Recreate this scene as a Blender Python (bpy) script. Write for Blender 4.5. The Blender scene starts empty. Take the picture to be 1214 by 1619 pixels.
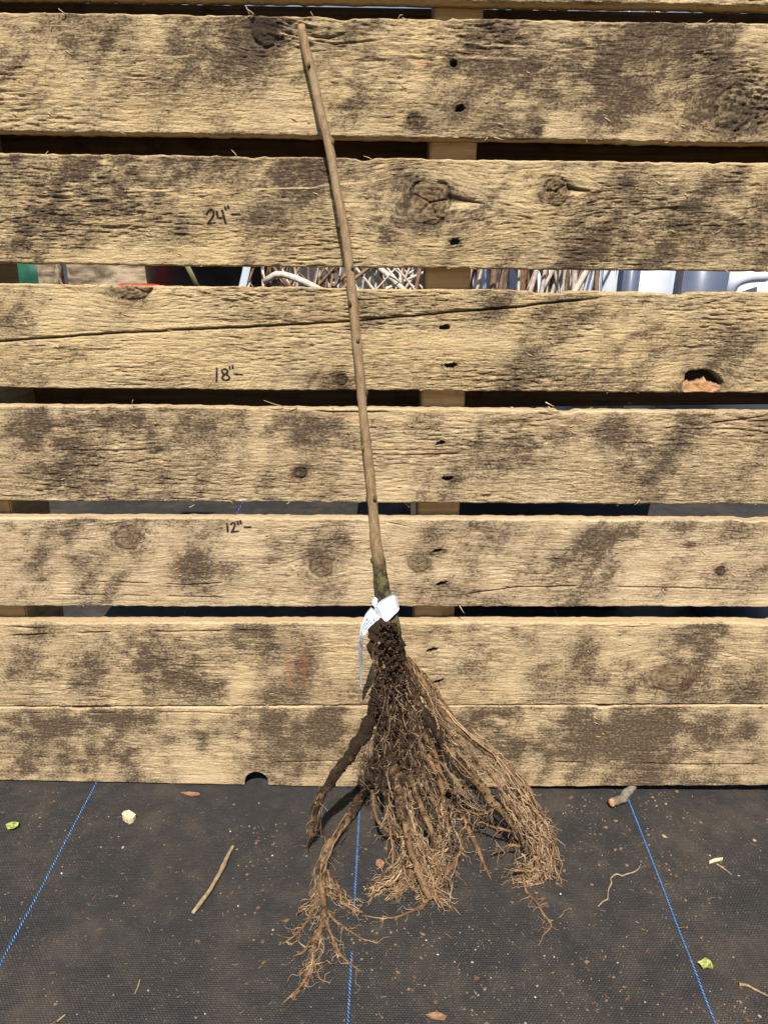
import bpy, math
import numpy as np
from mathutils import Vector, Matrix

# ------------------------------------------------------------------ camera, sky, sun, exposure
SC = bpy.context.scene
COL = SC.collection
W, H, F = 1214.0, 1619.0, 1216.0            # photograph size and focal length in its pixels
CAM = np.array([0.0, -0.701, 0.622])
PITCH, YAW, ROLL = math.radians(21.8), math.radians(0.92), math.radians(0.5)
cam_d = bpy.data.cameras.new('camera'); cam = bpy.data.objects.new('camera', cam_d); COL.objects.link(cam)
cam_d.sensor_fit = 'VERTICAL'; cam_d.sensor_height = 24.0; cam_d.lens = 24.0 * F / H
cam_d.clip_start = 0.01; cam_d.clip_end = 300
CM = Matrix.Rotation(YAW, 3, 'Z') @ Matrix.Rotation(math.pi / 2 - PITCH, 3, 'X') @ Matrix.Rotation(ROLL, 3, 'Z')
cam.matrix_world = Matrix.Translation(Vector(CAM)) @ CM.to_4x4()
SC.camera = cam
CR = np.array(CM)

SUN_EL, SUN_AZ = math.radians(58), math.radians(3)     # in front of the boards, a little to the left
sun_dir = Vector((-math.sin(SUN_AZ) * math.cos(SUN_EL), -math.cos(SUN_AZ) * math.cos(SUN_EL), math.sin(SUN_EL)))
world = bpy.data.worlds.new('World'); SC.world = world; world.use_nodes = True
wn = world.node_tree
sky = wn.nodes.new('ShaderNodeTexSky'); sky.sky_type = 'NISHITA'; sky.sun_disc = False
sky.sun_elevation = SUN_EL; sky.sun_rotation = math.pi + SUN_AZ
wn.links.new(sky.outputs[0], wn.nodes['Background'].inputs[0])
wn.nodes['Background'].inputs[1].default_value = 0.07
sun_d = bpy.data.lights.new('sun', 'SUN'); sun_d.energy = 5.0; sun_d.angle = math.radians(0.5); sun_d.color = (1.0, 0.955, 0.88)
sun = bpy.data.objects.new('sun', sun_d); COL.objects.link(sun)
sun.rotation_euler = (-sun_dir).to_track_quat('-Z', 'Y').to_euler()
SC.view_settings.view_transform = 'Standard'; SC.view_settings.look = 'None'
SC.view_settings.gamma = 1.0; SC.view_settings.exposure = 0.65
SC.view_settings.use_curve_mapping = False

# ------------------------------------------------------------------ geometry of the place
LEAN = math.radians(6)
UP = np.array([0, math.sin(LEAN), math.cos(LEAN)])      # up along the boards
NF = np.array([0, -math.cos(LEAN), math.sin(LEAN)])     # out of the boards towards the viewer
def ray(px, py):
    v = CR @ np.array([(px - W / 2) / F, -(py - H / 2) / F, -1.0]); return v
def on_face(px, py, d=0.0):          # point d in front of the pallet's front face
    v = ray(px, py); t = (d - CAM @ NF) / (v @ NF); return CAM + t * v
def on_local(px, py, d=0.0):         # same, in the pallet's own (x, z)
    p = on_face(px, py, d); return np.array([p[0], p @ UP])
def on_ground(px, py, h=0.0):
    v = ray(px, py); t = (h - CAM[2]) / v[2]; return CAM + t * v
def on_y(px, py, Y):
    v = ray(px, py); t = (Y - CAM[1]) / v[1]; return CAM + t * v
def pxsize(p):                       # metres covered by one photo pixel at p
    return -((np.asarray(p) - CAM) @ CR)[2] / F

rng = np.random.default_rng(7)
def _hash(ix, iy, seed):
    n = (ix.astype(np.int64) * 374761393 + iy.astype(np.int64) * 668265263 + seed * 974711) & 0xffffffff
    n = ((n ^ (n >> 13)) * 1274126177) & 0xffffffff
    n = ((n ^ (n >> 16)) * 2246822519) & 0xffffffff
    return ((n ^ (n >> 15)) & 0xffffff) / float(0xffffff)
def vn(x, y, seed=0):
    x, y = np.broadcast_arrays(np.asarray(x, float), np.asarray(y, float))
    ix, iy = np.floor(x), np.floor(y); fx, fy = x - ix, y - iy
    fx = fx * fx * (3 - 2 * fx); fy = fy * fy * (3 - 2 * fy)
    a = _hash(ix, iy, seed); b = _hash(ix + 1, iy, seed); c = _hash(ix, iy + 1, seed); d = _hash(ix + 1, iy + 1, seed)
    return (a * (1 - fx) + b * fx) * (1 - fy) + (c * (1 - fx) + d * fx) * fy
def fbm(x, y, seed=0, o=3):
    s = 0; a = 0.5; t = 0
    for i in range(o):
        s = s + a * vn(x * 2 ** i, y * 2 ** i, seed + i * 17); t += a; a *= 0.5
    return s / t
def sst(a, b, x):
    t = np.clip((x - a) / (b - a), 0, 1); return t * t * (3 - 2 * t)

# ------------------------------------------------------------------ object helpers
def mesh_obj(name, verts, faces, mat, parent=None, attrs=None, smooth=True):
    me = bpy.data.meshes.new(name)
    verts = np.asarray(verts, np.float32)
    if isinstance(faces, np.ndarray):
        n, k = faces.shape
        me.vertices.add(len(verts)); me.vertices.foreach_set('co', verts.ravel())
        me.loops.add(n * k); me.loops.foreach_set('vertex_index', faces.astype(np.int32).ravel())
        me.polygons.add(n); me.polygons.foreach_set('loop_start', np.arange(0, n * k, k, dtype=np.int32))
        me.update(calc_edges=True)
    else:
        me.from_pydata([tuple(v) for v in verts], [], faces)
    if smooth: me.polygons.foreach_set('use_smooth', np.ones(len(me.polygons), bool))
    for an, (typ, data) in (attrs or {}).items():
        at = me.attributes.new(an, typ, 'POINT')
        at.data.foreach_set({'FLOAT': 'value', 'FLOAT_VECTOR': 'vector', 'FLOAT_COLOR': 'color'}[typ], np.asarray(data, np.float32).ravel())
    me.materials.append(mat)
    o = bpy.data.objects.new(name, me); COL.objects.link(o)
    if parent: o.parent = parent
    return o
def empty(name, loc=(0, 0, 0)):
    o = bpy.data.objects.new(name, None); COL.objects.link(o); o.location = loc; o.empty_display_size = 0.05; return o
def tag(o, label=None, cat=None, group=None, kind=None):
    for k, v in (('label', label), ('category', cat), ('group', group), ('kind', kind)):
        if v: o[k] = v
    return o
class MB:
    """collects pieces; build() links them as one mesh"""
    def __init__(s): s.v = []; s.f = []; s.n = 0; s.a = []
    def add(s, v, f, a=0.0):
        v = np.asarray(v, float); s.v.append(v); s.f += [tuple(i + s.n for i in q) for q in f]
        s.a.append(np.full(len(v), a) if np.isscalar(a) else np.asarray(a, float)); s.n += len(v)
    def tube(s, pts, rad, sides=6, a=0.0, lump=0.0, seed=0, flat=1.0):
        pts = np.asarray(pts, float); n = len(pts); rad = np.broadcast_to(np.asarray(rad, float), (n,))
        tan = np.gradient(pts, axis=0); tan /= np.linalg.norm(tan, axis=1)[:, None] + 1e-12
        ref = np.array([0.3, 1, 0.2]) if abs(tan[0][1]) < 0.9 else np.array([1, 0, 0.2])
        u = np.cross(tan[0], ref); u /= np.linalg.norm(u)
        th = np.arange(sides) * 2 * math.pi / sides
        V = np.zeros((n, sides, 3))
        for i in range(n):
            u = u - tan[i] * (u @ tan[i]); u /= np.linalg.norm(u) + 1e-12
            w = np.cross(tan[i], u)
            r = rad[i]
            if lump: r = r * (1 + lump * (2 * vn(th * 1.3 + seed * 3.1, np.full(sides, i * 0.55) + seed, seed) - 1))
            V[i] = pts[i] + (np.cos(th) * r)[:, None] * u + (np.sin(th) * r * flat)[:, None] * w
        f = []
        for i in range(n - 1):
            for k in range(sides):
                k2 = (k + 1) % sides; f.append((i * sides + k, i * sides + k2, (i + 1) * sides + k2, (i + 1) * sides + k))
        f.append(tuple(range(sides))[::-1]); f.append(tuple((n - 1) * sides + k for k in range(sides)))
        if np.isscalar(a): aa = a
        else: aa = np.repeat(np.asarray(a), sides)
        s.add(V.reshape(-1, 3), f, aa)
    def build(s, name, mat, parent=None, off=None, smooth=True, attr='dirt'):
        v = np.concatenate(s.v)
        if off is not None: v = v - off
        return mesh_obj(name, v, s.f, mat, parent, {attr: ('FLOAT', np.concatenate(s.a))}, smooth)
def spline(pts, n):
    """Catmull-Rom through pts (any dimension), n samples spread by length"""
    P = np.asarray(pts, float)
    if len(P) == 2: P = np.array([P[0], (P[0] + P[1]) / 2, P[1]])
    P = np.vstack([2 * P[0] - P[1], P, 2 * P[-1] - P[-2]])
    out = []
    for i in range(1, len(P) - 2):
        t = np.linspace(0, 1, 12, endpoint=False)[:, None]
        p0, p1, p2, p3 = P[i - 1], P[i], P[i + 1], P[i + 2]
        out.append(0.5 * (2 * p1 + (p2 - p0) * t + (2 * p0 - 5 * p1 + 4 * p2 - p3) * t ** 2 + (3 * p1 - p0 - 3 * p2 + p3) * t ** 3))
    out = np.vstack(out + [P[-2][None]])
    d = np.r_[0, np.cumsum(np.linalg.norm(np.diff(out[:, :3], axis=0), axis=1))]
    s = np.linspace(0, d[-1], n)
    return np.stack([np.interp(s, d, out[:, k]) for k in range(out.shape[1])], 1)

# ------------------------------------------------------------------ material helpers
class NT:
    def __init__(s, name):
        s.m = bpy.data.materials.new(name); s.m.use_nodes = True; s.t = s.m.node_tree; s.t.nodes.clear()
        s.out = s.t.nodes.new('ShaderNodeOutputMaterial'); s.b = s.t.nodes.new('ShaderNodeBsdfPrincipled')
        s.t.links.new(s.b.outputs[0], s.out.inputs[0]); s.b.inputs['Roughness'].default_value = 0.9
        s.b.inputs['Specular IOR Level'].default_value = 0.2
    def n(s, t, **k):
        x = s.t.nodes.new(t)
        for a, v in k.items(): setattr(x, a, v)
        return x
    def put(s, sock, v):
        if isinstance(v, bpy.types.NodeSocket): s.t.links.new(v, sock)
        elif v is not None: sock.default_value = v
    def attr(s, name, out='Fac'): return s.n('ShaderNodeAttribute', attribute_name=name).outputs[out]
    def obj(s): return s.n('ShaderNodeTexCoord').outputs['Object']
    def geo(s): return s.n('ShaderNodeNewGeometry').outputs['Position']
    def scale(s, v, sc):
        x = s.n('ShaderNodeVectorMath', operation='MULTIPLY'); s.put(x.inputs[0], v); s.put(x.inputs[1], sc); return x.outputs[0]
    def noise(s, v, sc=1.0, det=3.0, rough=0.55, dist=0.0, out=0):
        x = s.n('ShaderNodeTexNoise'); s.put(x.inputs['Vector'], v); s.put(x.inputs['Scale'], sc)
        s.put(x.inputs['Detail'], det); s.put(x.inputs['Roughness'], rough); s.put(x.inputs['Distortion'], dist); return x.outputs[out]
    def ramp(s, v, a, b, lo=0.0, hi=1.0):
        x = s.n('ShaderNodeMapRange'); x.interpolation_type = 'SMOOTHSTEP'
        s.put(x.inputs[0], v); s.put(x.inputs[1], a); s.put(x.inputs[2], b); s.put(x.inputs[3], lo); s.put(x.inputs[4], hi); return x.outputs[0]
    def math(s, op, a, b=None):
        x = s.n('ShaderNodeMath', operation=op); s.put(x.inputs[0], a); s.put(x.inputs[1], b); return x.outputs[0]
    def mix(s, f, a, b, blend='MIX'):
        x = s.n('ShaderNodeMix', data_type='RGBA', blend_type=blend); s.put(x.inputs[0], f)
        for i, v in ((6, a), (7, b)):
            if isinstance(v, tuple): v = (*v, 1.0) if len(v) == 3 else v
            s.put(x.inputs[i], v)
        return x.outputs[2]
    def sep(s, c):
        x = s.n('ShaderNodeSeparateColor'); s.put(x.inputs[0], c); return x.outputs
    def bump(s, h, dist, strength=1.0, prev=None):
        x = s.n('ShaderNodeBump'); x.inputs['Distance'].default_value = dist; x.inputs['Strength'].default_value = strength
        s.put(x.inputs['Height'], h)
        if prev is not None: s.put(x.inputs['Normal'], prev)
        return x.outputs[0]
    def done(s, col, normal=None, rough=None, **k):
        if isinstance(col, tuple): col = (*col[:3], 1.0)
        s.put(s.b.inputs['Base Color'], col)
        if normal is not None: s.put(s.b.inputs['Normal'], normal)
        if rough is not None: s.put(s.b.inputs['Roughness'], rough)
        for a, v in k.items(): s.b.inputs[a.replace('_', ' ')].default_value = v
        return s.m

def wood_mat():
    t = NT('rough sawn pine')
    g = t.attr('grain', 'Vector')
    fld = t.n('ShaderNodeAttribute', attribute_name='field')
    r, gg, b = t.sep(fld.outputs['Color'])[:3]; al = fld.outputs['Alpha']
    fz = t.attr('fuzz'); tn = t.attr('tint')
    n1 = t.noise(t.scale(g, (120, 950, 10)), 1, 4, 0.7)            # fibres
    n2 = t.noise(t.scale(g, (9, 150, 10)), 1, 3)                    # growth bands
    n3 = t.noise(t.scale(g, (420, 900, 10)), 1, 2, 0.6)             # fuzz
    n4 = t.noise(t.scale(g, (14, 22, 10)), 1, 4, 0.6)
    c = t.mix(t.ramp(n2, 0.3, 0.72), (0.52, 0.375, 0.185), (0.40, 0.265, 0.120))
    c = t.mix(t.ramp(n4, 0.35, 0.7), c, (0.44, 0.325, 0.175))
    c = t.mix(tn, c, t.mix(t.ramp(n2, 0.3, 0.72), (0.49, 0.365, 0.225), (0.37, 0.255, 0.150)))
    fib = t.ramp(n1, 0.40, 0.62)
    fuz = t.ramp(n3, 0.35, 0.65)
    c = t.mix(t.math('MULTIPLY', t.math('SUBTRACT', 1.0, fib), t.math('MULTIPLY', fz, 0.62)), c, (0.090, 0.053, 0.026))
    c = t.mix(t.math('MULTIPLY', fuz, 0.30), c, (0.68, 0.53, 0.31))
    # grey-brown weather stain: a soft tint plus dark specks that thicken where it is strong
    n6 = t.noise(t.scale(g, (330, 520, 10)), 1, 5, 0.72); n7 = t.noise(t.scale(g, (110, 170, 10)), 1, 4, 0.65)
    n8 = t.noise(t.scale(g, (70, 1150, 10)), 1, 3, 0.6)
    soft = t.ramp(t.math('ADD', r, t.math('MULTIPLY', t.math('SUBTRACT', n7, 0.5), 1.0)), -0.05, 1.15, 0, 0.80)
    c = t.mix(t.math('MULTIPLY', soft, t.math('SUBTRACT', 1.0, t.math('MULTIPLY', tn, 0.16))), c, (0.080, 0.053, 0.034))
    spk = t.math('ADD', n6, t.math('MULTIPLY', t.math('SUBTRACT', r, 0.45), 0.28))
    c = t.mix(t.ramp(spk, 0.50, 0.68, 0, 0.80), c, (0.042, 0.026, 0.016))
    c = t.mix(t.math('MULTIPLY', t.ramp(n8, 0.62, 0.70, 0, 0.80), fz), c, (0.030, 0.018, 0.010))      # hairline checks
    c = t.mix(al, c, (0.33, 0.135, 0.055))                          # raw orange heartwood / rust
    c = t.mix(gg, c, (0.026, 0.016, 0.009))                         # knot
    c = t.mix(b, c, (0.007, 0.006, 0.010))                          # marker ink, nail stain
    nb = t.bump(t.math('MULTIPLY', n1, fz), 0.0012, 0.9)
    nb = t.bump(n3, 0.0007, 0.8, nb)
    nb = t.bump(t.math('MULTIPLY', n8, fz), -0.0010, 0.5, nb)
    return t.done(c, nb, 0.92)
def simple_wood(name, c1, c2, sc=(8, 8, 300)):
    t = NT(name); o = t.obj(); n = t.noise(t.scale(o, sc), 1, 4, 0.6); n2 = t.noise(o, 40, 3)
    c = t.mix(t.ramp(n, 0.3, 0.7), c1, c2); c = t.mix(t.ramp(n2, 0.5, 0.75, 0, 0.6), c, tuple(x * 0.4 for x in c2))
    return t.done(c, t.bump(n, 0.0008), 0.9)
M = {}
M['wood'] = wood_mat()
M['stringer'] = simple_wood('pine stringer', (0.50, 0.34, 0.17), (0.36, 0.225, 0.10))
M['splinter'] = simple_wood('torn pine fibre', (0.60, 0.44, 0.24), (0.48, 0.32, 0.15), (60, 60, 60))

def bark_mat():
    t = NT('young bark'); g = t.obj(); d = t.attr('dirt')
    n = t.noise(t.scale(g, (420, 420, 55)), 1, 4, 0.6); n2 = t.noise(g, 130, 3, 0.6); n3 = t.noise(g, 520, 2)
    n5 = t.noise(t.scale(g, (1, 1, 0.35)), 60, 3)
    c = t.mix(t.ramp(n, 0.3, 0.7), (0.275, 0.180, 0.088), (0.165, 0.100, 0.048))
    c = t.mix(t.ramp(n5, 0.42, 0.7, 0, 0.6), c, (0.27, 0.195, 0.115))
    c = t.mix(t.ramp(n3, 0.62, 0.74, 0, 0.7), c, (0.055, 0.030, 0.016))
    moss = t.mix(t.ramp(n2, 0.4, 0.6), (0.105, 0.090, 0.026), (0.022, 0.015, 0.010))
    c = t.mix(t.ramp(d, 0.05, 0.6), c, moss)
    c = t.mix(t.math('MULTIPLY', t.ramp(d, 0.6, 1.0), t.ramp(n2, 0.35, 0.55)), c, (0.026, 0.015, 0.009))
    nb = t.bump(n, 0.0006, 0.6); nb = t.bump(n3, 0.0006, 0.6, nb)
    return t.done(c, nb, 0.72, Specular_IOR_Level=0.35)
def root_mat():
    t = NT('root bark'); g = t.geo(); d = t.attr('dirt')
    n = t.noise(g, 160, 4, 0.65); n2 = t.noise(g, 620, 3, 0.65); n3 = t.noise(g, 45, 2)
    c = t.mix(t.ramp(n, 0.3, 0.7), (0.30, 0.180, 0.088), (0.150, 0.080, 0.036))
    c = t.mix(t.ramp(n2, 0.52, 0.72, 0, 0.7), c, (0.40, 0.27, 0.15))
    c = t.mix(t.ramp(n3, 0.45, 0.62, 0, 0.55), c, (0.085, 0.045, 0.022))
    dd = t.math('ADD', d, t.math('MULTIPLY', t.math('SUBTRACT', n, 0.5), 0.9))
    dd = t.math('ADD', dd, t.math('MULTIPLY', t.math('SUBTRACT', n2, 0.5), 0.6))
    c = t.mix(t.ramp(dd, 0.30, 0.62, 0, 0.95), c, (0.022, 0.0125, 0.0075))
    n9 = t.noise(g, 330, 4, 0.7); nb = t.bump(n9, 0.0035, 0.9); nb = t.bump(n2, 0.0015, 0.9, nb)
    return t.done(c, nb, 0.88)
def fine_mat():
    t = NT('fine root'); g = t.geo(); d = t.attr('dirt')
    n = t.noise(g, 110, 3); n2 = t.noise(g, 900, 2)
    c = t.mix(t.ramp(n, 0.3, 0.7), (0.43, 0.295, 0.170), (0.20, 0.115, 0.060))
    dd = t.math('ADD', d, t.math('MULTIPLY', t.math('SUBTRACT', n, 0.5), 0.7))
    c = t.mix(t.ramp(dd, 0.22, 0.70, 0, 0.92), c, (0.036, 0.020, 0.012))
    return t.done(c, t.bump(n2, 0.0004, 0.6), 0.85)
def soil_mat():
    t = NT('dark soil'); g = t.geo(); n = t.noise(g, 500, 3)
    c = t.mix(t.ramp(n, 0.35, 0.7), (0.018, 0.010, 0.006), (0.060, 0.034, 0.019))
    c = t.mix(t.attr('dirt'), c, (0.24, 0.13, 0.062))
    return t.done(c, t.bump(n, 0.001), 0.95)
M['bark'] = bark_mat(); M['root'] = root_mat(); M['fine'] = fine_mat(); M['soil'] = soil_mat()

def fabric_mat():
    t = NT('woven ground fabric'); g = t.geo()
    # weave: flat tapes crossing, offset row by row
    w = t.n('ShaderNodeTexBrick'); w.offset = 0.5; w.squash = 1.0
    t.put(w.inputs['Vector'], g)
    for k, v in (('Scale', 1.0), ('Mortar Size', 0.00035), ('Mortar Smooth', 0.9), ('Brick Width', 0.0030), ('Row Height', 0.0019)): w.inputs[k].default_value = v
    w.inputs['Color1'].default_value = (1, 1, 1, 1); w.inputs['Color2'].default_value = (0.75, 0.75, 0.75, 1); w.inputs['Mortar'].default_value = (0, 0, 0, 1)
    wv = w.outputs['Color']
    n1 = t.noise(g, 9, 5, 0.62); n2 = t.noise(g, 45, 4, 0.6); n3 = t.noise(t.scale(g, (60, 700, 1)), 1, 3); n4 = t.noise(g, 900, 2)
    n5 = t.noise(t.scale(g, (500, 40, 1)), 1, 3)
    c = t.mix(wv, (0.0055, 0.0055, 0.0058), (0.033, 0.0315, 0.0305))
    c = t.mix(t.ramp(n3, 0.45, 0.75, 0, 0.35), c, (0.052, 0.050, 0.048))
    c = t.mix(t.ramp(n5, 0.55, 0.8, 0, 0.3), c, (0.015, 0.015, 0.016))
    dust = t.math('ADD', t.math('MULTIPLY', n1, 0.65), t.math('MULTIPLY', n2, 0.35))
    c = t.mix(t.ramp(dust, 0.42, 0.70, 0, 0.48), c, (0.092, 0.068, 0.047))
    c = t.mix(t.math('MULTIPLY', t.ramp(n4, 0.60, 0.76), t.ramp(n2, 0.38, 0.6, 0.25, 0.9)), c, (0.21, 0.175, 0.135))
    nb = t.bump(wv, 0.0006, 0.7); nb = t.bump(n3, 0.0005, 0.5, nb)
    return t.done(c, nb, 0.65, Specular_IOR_Level=0.25)
M['fabric'] = fabric_mat()
def flat(name, c, rough=0.8, var=0.25, sc=60, spec=0.3):
    t = NT(name); n = t.noise(t.obj(), sc, 4)
    return t.done(t.mix(t.ramp(n, 0.3, 0.7), tuple(x * (1 + var) for x in c), tuple(x * (1 - var) for x in c)), t.bump(n, 0.0008, 0.3), rough, Specular_IOR_Level=spec)

# ------------------------------------------------------------------ ground: woven fabric sheet
def axis(a, b, fine_a, fine_b, step, grow=1.35):
    xs = list(np.arange(fine_a, fine_b + step / 2, step)); s = step
    while xs[-1] < b: s *= grow; xs.append(min(b, xs[-1] + s))
    s = step
    while xs[0] > a: s *= grow; xs.insert(0, max(a, xs[0] - s))
    return np.array(xs)
def ground_h(x, y):
    h = 0.0016 * (fbm(x * 14, y * 14, 5, 3) - 0.5)
    # long soft folds running forward from beside the root mass
    for (fx, sl, y0, wd, am) in ((0.150, 0.10, -0.06, 0.010, 0.0026), (0.215, 0.55, -0.16, 0.014, 0.0030), (-0.29, -0.35, -0.05, 0.020, 0.0020)):
        cx = fx + sl * (-(y) - 0.10) + 0.006 * np.sin(y * 40)
        h = h + am * np.exp(-((x - cx) / wd) ** 2) * sst(0.02, 0.09, -(y - y0) * 1.0) 
    h = h + 0.0008 * (fbm(x * 60, y * 30, 9, 2) - 0.5)
    return h * sst(0.0, 0.03, -y + 0.0) - 0.001
gx = axis(-40, 40, -0.42, 0.42, 0.005); gy = axis(-14, 60, -0.40, 0.10, 0.005)
GX, GY = np.meshgrid(gx, gy); GZ = ground_h(GX, GY)
GZ = np.where(np.abs(GX) > 0.8, -0.001, GZ); GZ = np.where(GY > 0.02, -0.001, GZ)
idx = np.arange(GX.size).reshape(GX.shape)
gf = np.stack([idx[:-1, :-1], idx[:-1, 1:], idx[1:, 1:], idx[1:, :-1]], -1).reshape(-1, 4)
ground = mesh_obj('ground', np.stack([GX, GY, GZ], -1).reshape(-1, 3), gf, M['fabric'])
tag(ground, 'black woven ground cloth with dust and blue guide threads', 'ground', kind='structure')
def gh(x, y): return float(ground_h(np.array([x]), np.array([y]))[0]) if abs(x) < 0.8 and y <= 0.02 else -0.001

# blue guide threads stitched into the cloth
M['blue'] = flat('blue thread', (0.075, 0.22, 0.53), 0.55, 0.3, 400)
for (a, b) in (((147, 1248), (0, 1530)), ((569, 1262), (550, 1612)), ((995, 1270), (1130, 1619))):
    A, B = on_ground(*a), on_ground(*b); dr = (B - A) / np.linalg.norm(B - A)
    if dr[1] > 0: dr = -dr
    sd = np.array([-dr[1], dr[0], 0]); mb = MB()
    start = A - dr * (A[1] - 2.2) / dr[1]; L = 2.2 + 0.42
    fine0 = (2.2 + 0.005)
    ss = np.r_[np.arange(0, fine0, 0.02), np.arange(fine0, L, 0.0034)]
    for i, sv in enumerate(ss):
        ln = 0.02 if sv < fine0 - 0.02 else 0.0034
        p = start + dr * sv; p[2] = gh(p[0], p[1]) + 0.0007
        if sv > fine0 and vn(sv * 37, a[0] * 0.1, 3) > 0.88: continue
        k = 0.6 + 0.4 * vn(sv * 300, a[0], 5)
        wdt = 0.00095 * k
        e1 = p - dr * ln / 2 - sd * 0.0010; e2 = p + dr * ln / 2 + sd * 0.0010
        mb.tube([e1, (e1 + e2) / 2 + np.array([0, 0, 0.0004]), e2], [wdt * 0.7, wdt, wdt * 0.7], 5, 0, flat=0.6)
    mb.build('guide_thread', M['blue'], ground)

# ------------------------------------------------------------------ pallet
pallet = empty('wooden_pallet'); pallet.rotation_euler = (-LEAN, 0, 0)
tag(pallet, 'weathered wooden pallet stood on its edge with height marks in black marker', 'pallet')
TH = 0.019; X0, X1 = -0.475, 0.56
# board edges in the photograph: top edge of the front face at x=0, 607, 1214; bottom edge likewise
BOARDS = [
    ((-170, -160, -150), (-9, -1, 10)),
    ((18, 28, 36), (207, 217, 226)),
    ((241, 250, 258), (416, 424, 428)),
    ((448, 457, 462), (612, 619, 621)),
    ((641, 647, 651), (792, 795, 797)),
    ((818, 820, 823), (959, 958, 961)),
    ((985, 984, 985), (1118, 1113, 1114)),
    ((1120, 1115, 1115.5), (1250, 1245, 1242)),
]
# knots: board, px, py, rx, ry, kind
KNOTS = [
    (1, 418, 48, 22, 23, 'dark'), (1, 1157, 174, 31, 32, 'rough'), (1, 655, 190, 9, 9, 'rough'), (1, 850, 207, 6, 5, 'small'),
    (2, 680, 320, 32, 31, 'crack'), (2, 879, 302, 21, 20, 'crack'),
    (3, 208, 452, 30, 22, 'crack'), (3, 540, 601, 9, 8, 'small'), (3, 1110, 606, 30, 22, 'hole'),
    (4, 475, 748, 9, 8, 'small'), (4, 252, 711, 5, 3, 'small'),
    (5, 202, 851, 21, 19, 'plain'), (5, 508, 897, 18, 16, 'plain'), (5, 662, 892, 17, 15, 'plain'), (5, 1138, 903, 7, 7, 'small'),
    (6, 1062, 1072, 33, 25, 'plain'), (7, 212, 1241, 13, 7, 'plain'),
]
HOLES = [(1, 717, 100, 7, 6), (1, 727, 171, 8, 6), (2, 719, 382, 8, 5), (3, 703, 518, 8, 4), (3, 713, 578, 12, 3.5), (4, 696, 701, 8, 3.5),
         (4, 707, 757, 9, 4), (5, 691, 871, 7, 3.5), (5, 698, 923, 7, 4), (6, 683, 1028, 9, 3.5), (6, 693, 1078, 7, 3.5)]
# weather stains: board, px, py, rx, ry, strength
STAINS = [
    (1, 90, 70, 120, 40, .35), (1, 330, 60, 90, 50, .45), (1, 560, 90, 120, 60, .30), (1, 780, 70, 100, 40, .35), (1, 930, 120, 110, 70, .55), (1, 1060, 60, 90, 45, .45), (1, 1100, 170, 70, 50, .4),
    (1, 150, 190, 150, 22, -.3), (1, 560, 190, 200, 25, -.15),
    (2, 60, 330, 70, 70, .55), (2, 230, 270, 240, 28, .5), (2, 200, 330, 60, 60, .35), (2, 480, 330, 50, 70, .4), (2, 600, 330, 55, 70, .35), (2, 960, 370, 60, 50, .55), (2, 1100, 310, 90, 40, .4), (2, 820, 340, 60, 60, .25), (2, 780, 275, 60, 20, .2), (2, 1000, 400, 40, 25, .3), (2, 1140, 380, 40, 30, .45), (2, 300, 400, 200, 18, -.3),
    (3, 60, 500, 70, 50, .15), (3, 860, 485, 80, 22, .4), (3, 1000, 500, 90, 30, .25), (3, 140, 590, 60, 30, .2), (3, 620, 480, 90, 20, .3), (3, 950, 590, 80, 20, .2), (3, 430, 580, 160, 30, -.2),
    (4, 60, 680, 70, 30, .55), (4, 200, 665, 180, 22, .4), (4, 120, 750, 70, 35, .55), (4, 340, 720, 40, 40, .3), (4, 620, 680, 100, 25, .4), (4, 820, 690, 70, 35, .5), (4, 1000, 720, 60, 40, .45), (4, 1060, 765, 50, 25, .45), (4, 1180, 690, 60, 30, .35), (4, 450, 680, 90, 25, .3),
    (5, 60, 850, 70, 40, .30), (5, 150, 830, 60, 25, .35), (5, 130, 885, 25, 14, .5), (5, 300, 890, 25, 45, .55), (5, 430, 890, 25, 45, .5), (5, 680, 935, 40, 18, .5), (5, 760, 840, 40, 30, .5), (5, 900, 870, 90, 30, .35), (5, 1092, 857, 14, 14, .6), (5, 1000, 850, 60, 20, .3), (5, 60, 935, 60, 20, .2),
    (6, 250, 1030, 45, 60, .6), (6, 70, 1050, 70, 40, .45), (6, 190, 1060, 60, 40, .4), (6, 345, 1090, 40, 20, .6), (6, 400, 1010, 35, 30, .6), (6, 480, 1040, 25, 50, .45), (6, 700, 1000, 50, 18, .45), (6, 730, 1045, 30, 15, .35), (6, 1120, 1005, 60, 25, .5), (6, 1010, 1080, 60, 35, .35), (6, 1170, 1090, 40, 25, .35),
    (7, 70, 1150, 110, 30, .75), (7, 60, 1215, 90, 30, .5), (7, 170, 1135, 40, 16, .7), (7, 330, 1150, 50, 25, .45), (7, 400, 1190, 35, 30, .35), (7, 480, 1150, 60, 25, .55), (7, 150, 1190, 60, 30, .4), (7, 770, 1140, 60, 22, .6), (7, 940, 1150, 90, 35, .75), (7, 1080, 1150, 90, 30, .55), (7, 830, 1190, 60, 25, .4), (7, 1000, 1195, 80, 20, .5), (7, 1170, 1170, 50, 25, .5), (7, 560, 1160, 40, 40, .35), (7, 520, 1225, 120, 14, -.25), (7, 900, 1230, 300, 10, .1),
]
REDS = [(6, 457, 1045, 5, 60, .35), (6, 480, 1035, 7, 45, .4), (5, 280, 890, 6, 45, .2), (1, 668, 99, 10, 3, .7), (4, 660, 716, 60, 10, .22), (1, 590, 200, 6, 3, .2)]
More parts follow.
